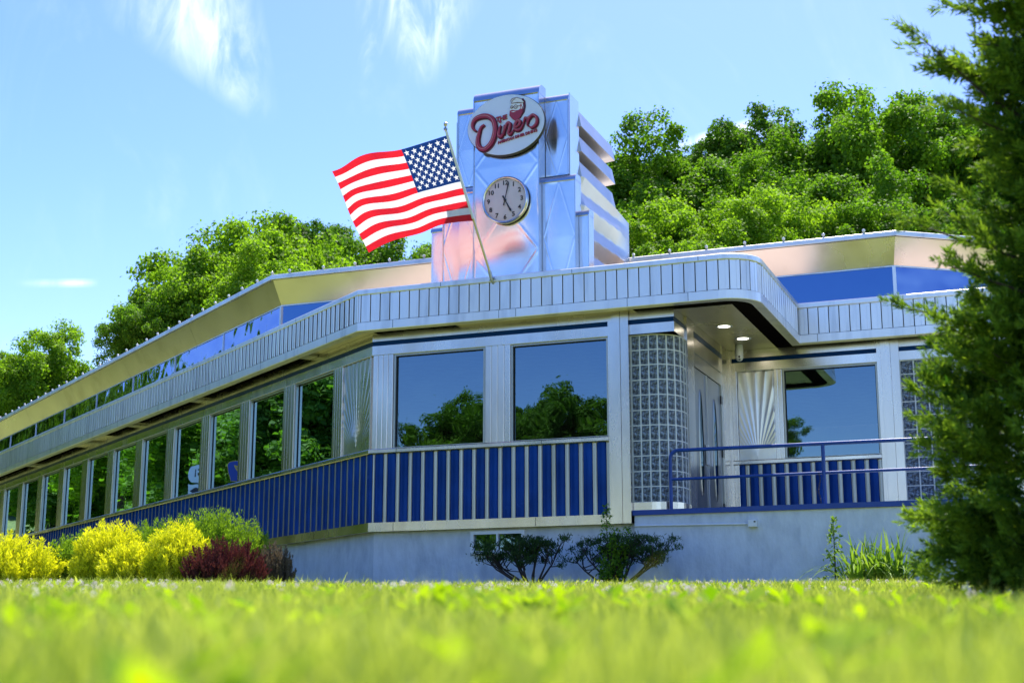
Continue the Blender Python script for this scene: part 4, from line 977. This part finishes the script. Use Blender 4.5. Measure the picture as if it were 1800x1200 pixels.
def bush(name, label, x, y, rx, ry, h, material, seed, np_=260, per=70, nl=.05, group=None, cat='bush', **k):
    gz = float(ground_z(x, y)); t = empty(name, (x, y, gz - .02), 0, label, cat, group)
    place('foliage', plume_bush('foliage', seed, rx * 1.05, ry * 1.05, h, int(np_ * 1.5), per, nl, M[material], **k), t)
    b = MB(); g = random.Random(seed)
    for q in range(9):
        a = g.uniform(0, 6.28); r = g.uniform(.2, .7); b.tube([(0, 0, -.1), (math.cos(a) * rx * r * .4, math.sin(a) * ry * r * .4, h * .35), (math.cos(a) * rx * r, math.sin(a) * ry * r, h * .75)], [.022, .014, .005], 5)
    b.build('stems', M['twig'], t); return t
GB = 'clipped bushes along the long wall'
for nm, lb, x, y, rx, ry, h, m, sd, np_, per, nl, kw in (
    ('golden_shrub', 'golden yellow shrub at the far left picture edge', -7.35, 21.0, .95, .7, .98, 'gold_leaf', 21, 420, 80, .055, {}),
    ('green_shrub', 'dark green shrub between the two leftmost golden shrubs', -6.45, 21.4, .55, .6, 1.02, 'green_leaf', 22, 260, 90, .05, {}),
    ('golden_shrub', 'golden yellow shrub with a tall tuft, second from the left', -5.60, 20.0, .52, .55, 1.10, 'gold_leaf', 23, 360, 80, .05, {}),
    ('green_shrub', 'mid green shrub rising behind the middle golden shrubs', -5.20, 21.2, .60, .6, 1.22, 'green_leaf', 24, 300, 90, .05, {}),
    ('golden_shrub', 'low golden yellow shrub in front of the mid green one', -4.95, 18.7, .42, .42, .72, 'gold_leaf', 25, 300, 80, .048, {}),
    ('golden_shrub', 'golden yellow shrub nearest the purple barberry', -4.25, 18.3, .44, .45, .94, 'gold_leaf', 26, 330, 80, .048, {}),
    ('green_shrub', 'fresh green rounded shrub behind the purple barberry', -3.95, 18.9, .82, .60, 1.16, 'green_leaf', 27, 420, 90, .045, {}),
    ('barberry_bush', 'dark purple barberry with reddish tips', -3.52, 17.6, .52, .45, .70, 'plum_leaf', 28, 330, 80, .035, dict(upright=.9, width=.2)),
    ('dry_shrub', 'dull brown shrub right of the purple barberry', -2.98, 18.1, .24, .26, .70, 'brown_leaf', 29, 170, 80, .035, dict(upright=.9, width=.16))):
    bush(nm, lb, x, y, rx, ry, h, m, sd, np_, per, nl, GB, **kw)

# gnarled, flat-topped shrubs against the foundation
def gnarled(name, label, u, y, rx, h, seed, ntw, cut=None):
    g = random.Random(seed); p0 = W(u, y, 0); gz = float(ground_z(p0.x, p0.y)); t = empty(name, (p0.x, p0.y, gz - .03), RZ, label, 'shrub'); b = MB(); tips = []
    for k in range(11):
        a = g.uniform(-1, 1); dx = a * rx; dy = g.uniform(-.25, .25); z = h * g.uniform(.62, .95)
        mid = (dx * .42 + g.uniform(-.05, .05), dy * .4, z * .42); m2 = (dx * .78, dy * .8, z * .72)
        b.tube([(g.uniform(-.03, .03), 0, -.05), (dx * .16, dy * .1, z * .2), mid, m2, (dx, dy, z)], [.026, .022, .015, .010, .005], 6)
        for q in range(ntw):
            s = g.uniform(.35, 1.0); bx = mid[0] + (dx - mid[0]) * s; bz = mid[2] + (z - mid[2]) * s; ex = bx + g.uniform(-.22, .22); ez = min(h, bz + g.uniform(.0, .25)); ey = dy + g.uniform(-.15, .15)
            b.tube([(bx, dy * s, bz), ((bx + ex) / 2 + g.uniform(-.03, .03), (dy * s + ey) / 2, (bz + ez) / 2), (ex, ey, ez)], [.008, .006, .003], 5); tips.append((ex, ey, ez))
        tips.append((dx, dy, z))
    b.build('branches', M['twig'], t, 'all')
    gg = np.random.default_rng(seed); tp = np.array(tips); tp = tp[tp[:, 2] > h * .52]; per = 60
    P = np.repeat(tp, per, 0) + gg.normal(size=(len(tp) * per, 3)) * np.array([.035, .035, .022]); D = unit(gg.normal(size=P.shape) * .6 + np.array([0, 0, .9])); side = unit(np.cross(D, unit(gg.normal(size=P.shape)))); L_ = (.042 * gg.uniform(.6, 1.3, len(P)))[:, None]
    V = np.stack([P - side * L_ * .13, P + side * L_ * .13, P + side * L_ * .1 + D * L_ * .7, P + D * L_], 1).reshape(-1, 3)
    place('foliage', np_mesh('foliage', V, np.arange(len(P) * 4).reshape(-1, 4), M['dark_leaf'], np.repeat(np.clip(gg.normal(.4, .28, len(P)), 0, 1), 4)), t); return t
gnarled('gnarled_shrub', 'bare-stemmed flat-topped shrub in front of the basement window', 2.72, -.75, .60, .72, 31, 8)
gnarled('gnarled_shrub', 'bare-stemmed shrub right of the basement window, around the green sapling', 3.84, -.70, .68, .70, 37, 8)
# leafy sapling growing through the second shrub
def leafy(name, label, x, y, h, seed, stems, per, leaf, material, spread, cat='sapling'):
    gz = float(ground_z(x, y)); t = empty(name, (x, y, gz - .02), 0, label, cat); g = random.Random(seed); b = MB(); P = []
    for k in range(stems):
        a = g.uniform(0, 6.28); l = h * (1 if k == 0 else g.uniform(.45, .8)); r = spread * (0.1 if k == 0 else g.uniform(.3, 1.))
        pts = [(math.cos(a) * r * q ** 1.2, math.sin(a) * r * q ** 1.2, l * q) for q in (0, .25, .5, .75, 1)]; b.tube(pts, [.012, .010, .008, .005, .002], 5)
        for q in range(per):
            s = g.uniform(.12, 1); c = (math.cos(a) * r * s ** 1.2, math.sin(a) * r * s ** 1.2, l * s); w = .16 * (1.05 - s) + .03
            P.append((c[0] + g.uniform(-w, w), c[1] + g.uniform(-w, w), c[2] + g.uniform(-.04, .06)))
    b.build('stems', M['twig'], t, 'all'); gg = np.random.default_rng(seed); P = np.array(P); N = unit(gg.normal(size=P.shape) * .6 + np.array([0, -.3, .6])); V, F = leaf_cards(P, N, leaf, .5, gg)
    place('foliage', np_mesh('foliage', V, F, M[material], np.repeat(np.clip(gg.normal(.5, .25, len(P)), 0, 1), 4)), t); return t
p = W(3.78, -.85); leafy('sapling', 'slender dark green sapling standing taller than the shrub around it', p.x, p.y, 1.10, 41, 9, 230, .050, 'leaf', .34)
# strap-leaved clump by the porch wall
p = W(7.02, -.75); gz = float(ground_z(p.x, p.y)); t = empty('daylily_clump', (p.x, p.y, gz - .02), 0, 'bright green clump of arching strap leaves by the porch wall', 'plant')
g_ = np.random.default_rng(51); V = []; F = []; T = []; n0 = 0
for k in range(300):
    a = g_.uniform(0, 2 * np.pi); l = g_.uniform(.50, 1.0); lean = g_.uniform(.15, 1.0); w = g_.uniform(.010, .017); c = np.array([math.cos(a), math.sin(a), 0]); sd = np.array([-math.sin(a), math.cos(a), 0]); o = np.array([g_.uniform(-.34, .34), g_.uniform(-.16, .16), 0]); tt = g_.random()
    for i in range(8):
        s = i / 7; q = o + c * l * lean * s ** 1.3 * .85 + np.array([0, 0, l * (s * .95 - .75 * lean * s ** 2.6)]); ww = w * (1 - s ** 3) + .001; V += [q - sd * ww, q + sd * ww]; T += [tt, tt]
        if i: F.append((n0 + 2 * i - 2, n0 + 2 * i - 1, n0 + 2 * i + 1, n0 + 2 * i))
    n0 += 16
place('leaves', np_mesh('leaves', np.array(V), np.array(F), M['lily_leaf'], np.array(T)), t)
p = W(6.55, -.75); leafy('tall_weed', 'tall single weed with whorled narrow leaves left of the strap-leaved clump', p.x, p.y, .90, 43, 1, 170, .06, 'lily_leaf', .06, 'plant')
p = W(7.0, -.6); leafy('tall_weed', 'short weed top poking out of the middle of the strap-leaved clump', p.x, p.y, .58, 44, 2, 90, .05, 'lily_leaf', .10, 'plant')

# juniper close to the camera at the right: feathery sprays
def juniper(x, y, label):
    gz = float(ground_z(x, y)); t = empty('juniper', (x, y, gz - .05), 0, label, 'juniper'); g = np.random.default_rng(61); b = MB(); H = 4.6
    b.tube([(0, 0, -.1), (.06, -.50, 1.2), (.10, -1.1, 2.6), (.17, -1.8, 4.3)], [.13, .11, .07, .02], 10); Ps = []; Ds = []; Ts = []
    nb = 1350
    for k in range(nb):
        z0 = H * g.uniform(.02, 1.0) ** .9 if k < 1220 else g.uniform(.08, .75); a = g.uniform(.8 * np.pi, 1.95 * np.pi) if g.random() < .72 else g.uniform(0, 2 * np.pi)
        prof = .82 * (1 - (z0 / (H * 1.3)) ** 1.7) * (.84 + .16 * math.sin(z0 * 2.6 + .6)) * (1 + .13 * g.normal()) * (.86 if 1.35 < z0 < 1.7 else 1) * 1.06 * (.56 + .44 * min(1, z0 / .9))
        whip = k < 13
        if whip: z0 = (2.15, 2.05, 1.75, 2.75, 2.85, 2.5, 1.45, 1.3, 1.15, 1.6, 3.1, 3.3, 2.3)[k]; a = math.pi * (1.0 + .12 * math.sin(k * 2.4)); prof = (1.15, .95, .95, 1.05, .85, .9, .95, 1.0, .85, .85, .9, .8, 1.05)[k] / 1.4
        long = (g.random() < .05 and z0 > 1.1) or whip; ln = max(.22, prof) * (1.40 if long else 1); up = g.uniform(-.25, .25) if z0 < .55 else g.uniform(.15, .65); dr = np.array([math.cos(a), math.sin(a), up]); dr /= np.linalg.norm(dr); p0 = np.array([.04 * z0, -.36 * z0, z0]); p1 = p0 + dr * ln * .6; p2 = p0 + dr * ln + np.array([0, 0, g.uniform(-.05, .14)])
        if k < 150: b.tube([tuple(p0), tuple(p1), tuple(p2)], [.014, .008, .002], 5)
        tn = g.normal(0, .15)
        for q in range(int(9 + 14 * ln) if not whip else 20):
            s = g.uniform(.30, 1.0) ** .7; c = p0 + dr * ln * s + np.array([0, 0, (s ** 2) * (p2[2] - p0[2] - dr[2] * ln)]); ax = unit((dr * .95 + g.normal(size=3) * .42 + np.array([0, 0, .3]))[None])[0]; sl = g.uniform(.07, .16) * (1.15 - .45 * s)
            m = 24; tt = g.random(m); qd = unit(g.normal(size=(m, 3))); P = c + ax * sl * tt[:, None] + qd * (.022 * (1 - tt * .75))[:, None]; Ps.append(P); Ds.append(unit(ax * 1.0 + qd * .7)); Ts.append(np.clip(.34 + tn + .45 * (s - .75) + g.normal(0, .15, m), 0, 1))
    b.build('trunk', M['bark'], t, 'all'); P = np.concatenate(Ps); D = np.concatenate(Ds); T = np.concatenate(Ts); n = len(P)
    side = unit(np.cross(D, unit(g.normal(size=(n, 3))))); L_ = (.032 * g.uniform(.6, 1.4, n))[:, None]
    V = np.stack([P - side * L_ * .15, P + side * L_ * .15, P + side * L_ * .11 + D * L_ * .7, P + D * L_], 1).reshape(-1, 3)
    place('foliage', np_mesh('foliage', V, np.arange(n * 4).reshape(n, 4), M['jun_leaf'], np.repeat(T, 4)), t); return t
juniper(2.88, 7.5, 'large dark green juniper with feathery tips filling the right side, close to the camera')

# ------------------------------------------------------------------ grass and clover
g = np.random.default_rng(5)
def scatter(y0, y1, dens, spread, margin):
    n = int(dens * (y1 - y0) * (2 * (spread * (y0 + y1) / 2 + margin))); y = np.sqrt(g.uniform(y0 * y0, y1 * y1, n)); x = g.uniform(-1, 1, n) * (spread * y + margin); return x, y
xs, ys, hs_, ws = [], [], [], []
for y0, y1, dn, h, w in ((.42, 2.2, 3400, .060, .0028), (2.2, 5, 1900, .056, .0030), (5, 10, 1200, .056, .0042), (10, 19.5, 700, .070, .0060)):
    x, y = scatter(y0, y1, dn, .43, .5); xs.append(x); ys.append(y); hs_.append(h * g.lognormal(0, .22, len(x))); ws.append(np.full(len(x), w))
x = np.concatenate(xs); y = np.concatenate(ys); h = np.concatenate(hs_); w = np.concatenate(ws) * g.uniform(.7, 1.4, len(x)); n = len(x)
near = np.hypot(x, y) > .5; z = ground_z(x, y) - .004
patch = .5 + .5 * np.sin(x * 1.7 + np.sin(y * .9) * 2) * np.sin(y * 1.3 + 1.1 * np.sin(x * .8)); h = h * (.72 + .5 * patch) * np.where(g.random(n) < .01, 1.4, 1.)
broad = g.random(n) < .07; h = np.where(broad, h * .8, h); w = np.where(broad, w * 3.6, w)
a = g.uniform(0, 2 * np.pi, n); dx, dy = np.cos(a), np.sin(a); b0 = g.uniform(0, 2 * np.pi, n); lx, ly = np.cos(b0), np.sin(b0); ln = g.uniform(.05, .75, n) * h
P0 = np.stack([x, y, z], 1); S = np.stack([dx, dy, 0 * dx], 1) * w[:, None] * .5; Bd = np.stack([lx, ly, 0 * lx], 1)
m1 = P0 + Bd * (ln * .3)[:, None] + np.array([0, 0, 1.]) * (h * .55)[:, None]; m2 = P0 + Bd * ln[:, None] + np.array([0, 0, 1.]) * (h * .98)[:, None]
V = np.stack([P0 - S, P0 + S, m1 - S * .85, m1 + S * .85, m2 - S * .12, m2 + S * .12], 1).reshape(-1, 3); i6 = np.arange(n)[:, None] * 6
F = np.concatenate([i6 + np.array([[0, 1, 3, 2]]), i6 + np.array([[2, 3, 5, 4]])], 0); fine = np.sin(x * 9.1 + 2 * np.sin(y * 6.3)) * np.sin(y * 8.3 + 1.7 * np.sin(x * 5.2 + 1)); h_ = 0; clump = np.modf(np.abs(np.sin(np.floor(x * 14 + 3 * np.sin(y * 5)) * 12.9898 + np.floor(y * 11 + 2 * np.sin(x * 7)) * 78.233) * 43758.5453))[0]; tint = np.clip(g.normal(.42, .16, n) + .25 * (patch - .5) + .18 * fine + .7 * (clump - .5) + np.where(g.random(n) < .05, .4, 0), 0, 1)
o = bpy.data.objects.new('grass', np_mesh('grass', V, F, M['grass'], np.repeat(tint, 6))); col.objects.link(o); tag(o, 'yellow green lawn grass, blurred close to the camera', 'grass', kind='stuff')
# broad lime leaves of weeds low in the grass
M['weed'] = leaf_mat('weed_leaf', (.10, .24, .006), (.42, .58, .010), .5, (1.2, 1.2, .3), .7, .08)
x1, y1 = scatter(.6, 4.5, 26, .42, .4); x2, y2 = scatter(4.5, 15, 5, .42, .4); x = np.concatenate([x1, x2]); y = np.concatenate([y1, y2]); k = g.random(len(x)) < .25 + .75 * (np.sin(x * 2.3 + 1) * np.sin(y * 1.9) > .1); x, y = x[k], y[k]; n = len(x)
Vs = []; Ts = []
for i in range(n):
    m = int(g.integers(3, 7)); gz = float(ground_z(x[i], y[i]))
    for q in range(m):
        a = g.uniform(0, 6.28); l = g.uniform(.03, .07); w = l * g.uniform(.22, .34); d = np.array([math.cos(a), math.sin(a), 0]); sd = np.array([-d[1], d[0], 0]); b0 = np.array([x[i], y[i], gz + g.uniform(.01, .045)]); up = np.array([0, 0, g.uniform(.4, 1.1)])
        Vs += [b0, b0 + (d + up) * l * .5 - sd * w, b0 + (d + up * .8) * l, b0 + (d + up) * l * .5 + sd * w]; Ts += [np.clip(g.normal(.55, .25), 0, 1)] * 4
o = bpy.data.objects.new('lawn_weeds', np_mesh('lawn_weeds', np.array(Vs), np.arange(len(Vs)).reshape(-1, 4), M['weed'], np.array(Ts))); col.objects.link(o); tag(o, 'broad lime green weed leaves scattered in the lawn', 'weeds', kind='stuff')
# clover heads
x1, y1 = scatter(4.2, 6, 9, .42, .4); x2, y2 = scatter(6, 17.5, 13, .42, .4); x = np.concatenate([x1, x2]); y = np.concatenate([y1, y2]); cl_n = .5 + .5 * np.sin(x * .8 + 1.3) * np.sin(y * .7 + .4 * x); k = g.random(len(x)) < .25 + .9 * cl_n ** 2
x, y = x[k], y[k]; n = len(x); hz = ground_z(x, y) + g.uniform(.045, .085, n); r = g.uniform(.008, .013, n)
pet = 26; dirs = unit(g.normal(size=(n, pet, 3)) + np.array([0, 0, .3])); c = np.stack([x, y, hz], 1)[:, None, :]; P = c + dirs * r[:, None, None] * .75; sd = unit(np.cross(dirs, unit(g.normal(size=dirs.shape)))); q = r[:, None, None]
V = np.stack([P - sd * q * .28, P + sd * q * .28, P + dirs * q * .6 + sd * q * .12, P + dirs * q * .6 - sd * q * .12], 2).reshape(-1, 3); tn = np.clip(g.normal(.5, .3, (n, 1)) + g.normal(0, .15, (n, pet)), 0, 1)
o = bpy.data.objects.new('clover_flowers', np_mesh('clover_flowers', V, np.arange(len(V)).reshape(-1, 4), M['clover'], np.repeat(tn.ravel(), 4))); col.objects.link(o); tag(o, 'white clover heads scattered through the lawn', 'clover', kind='stuff')
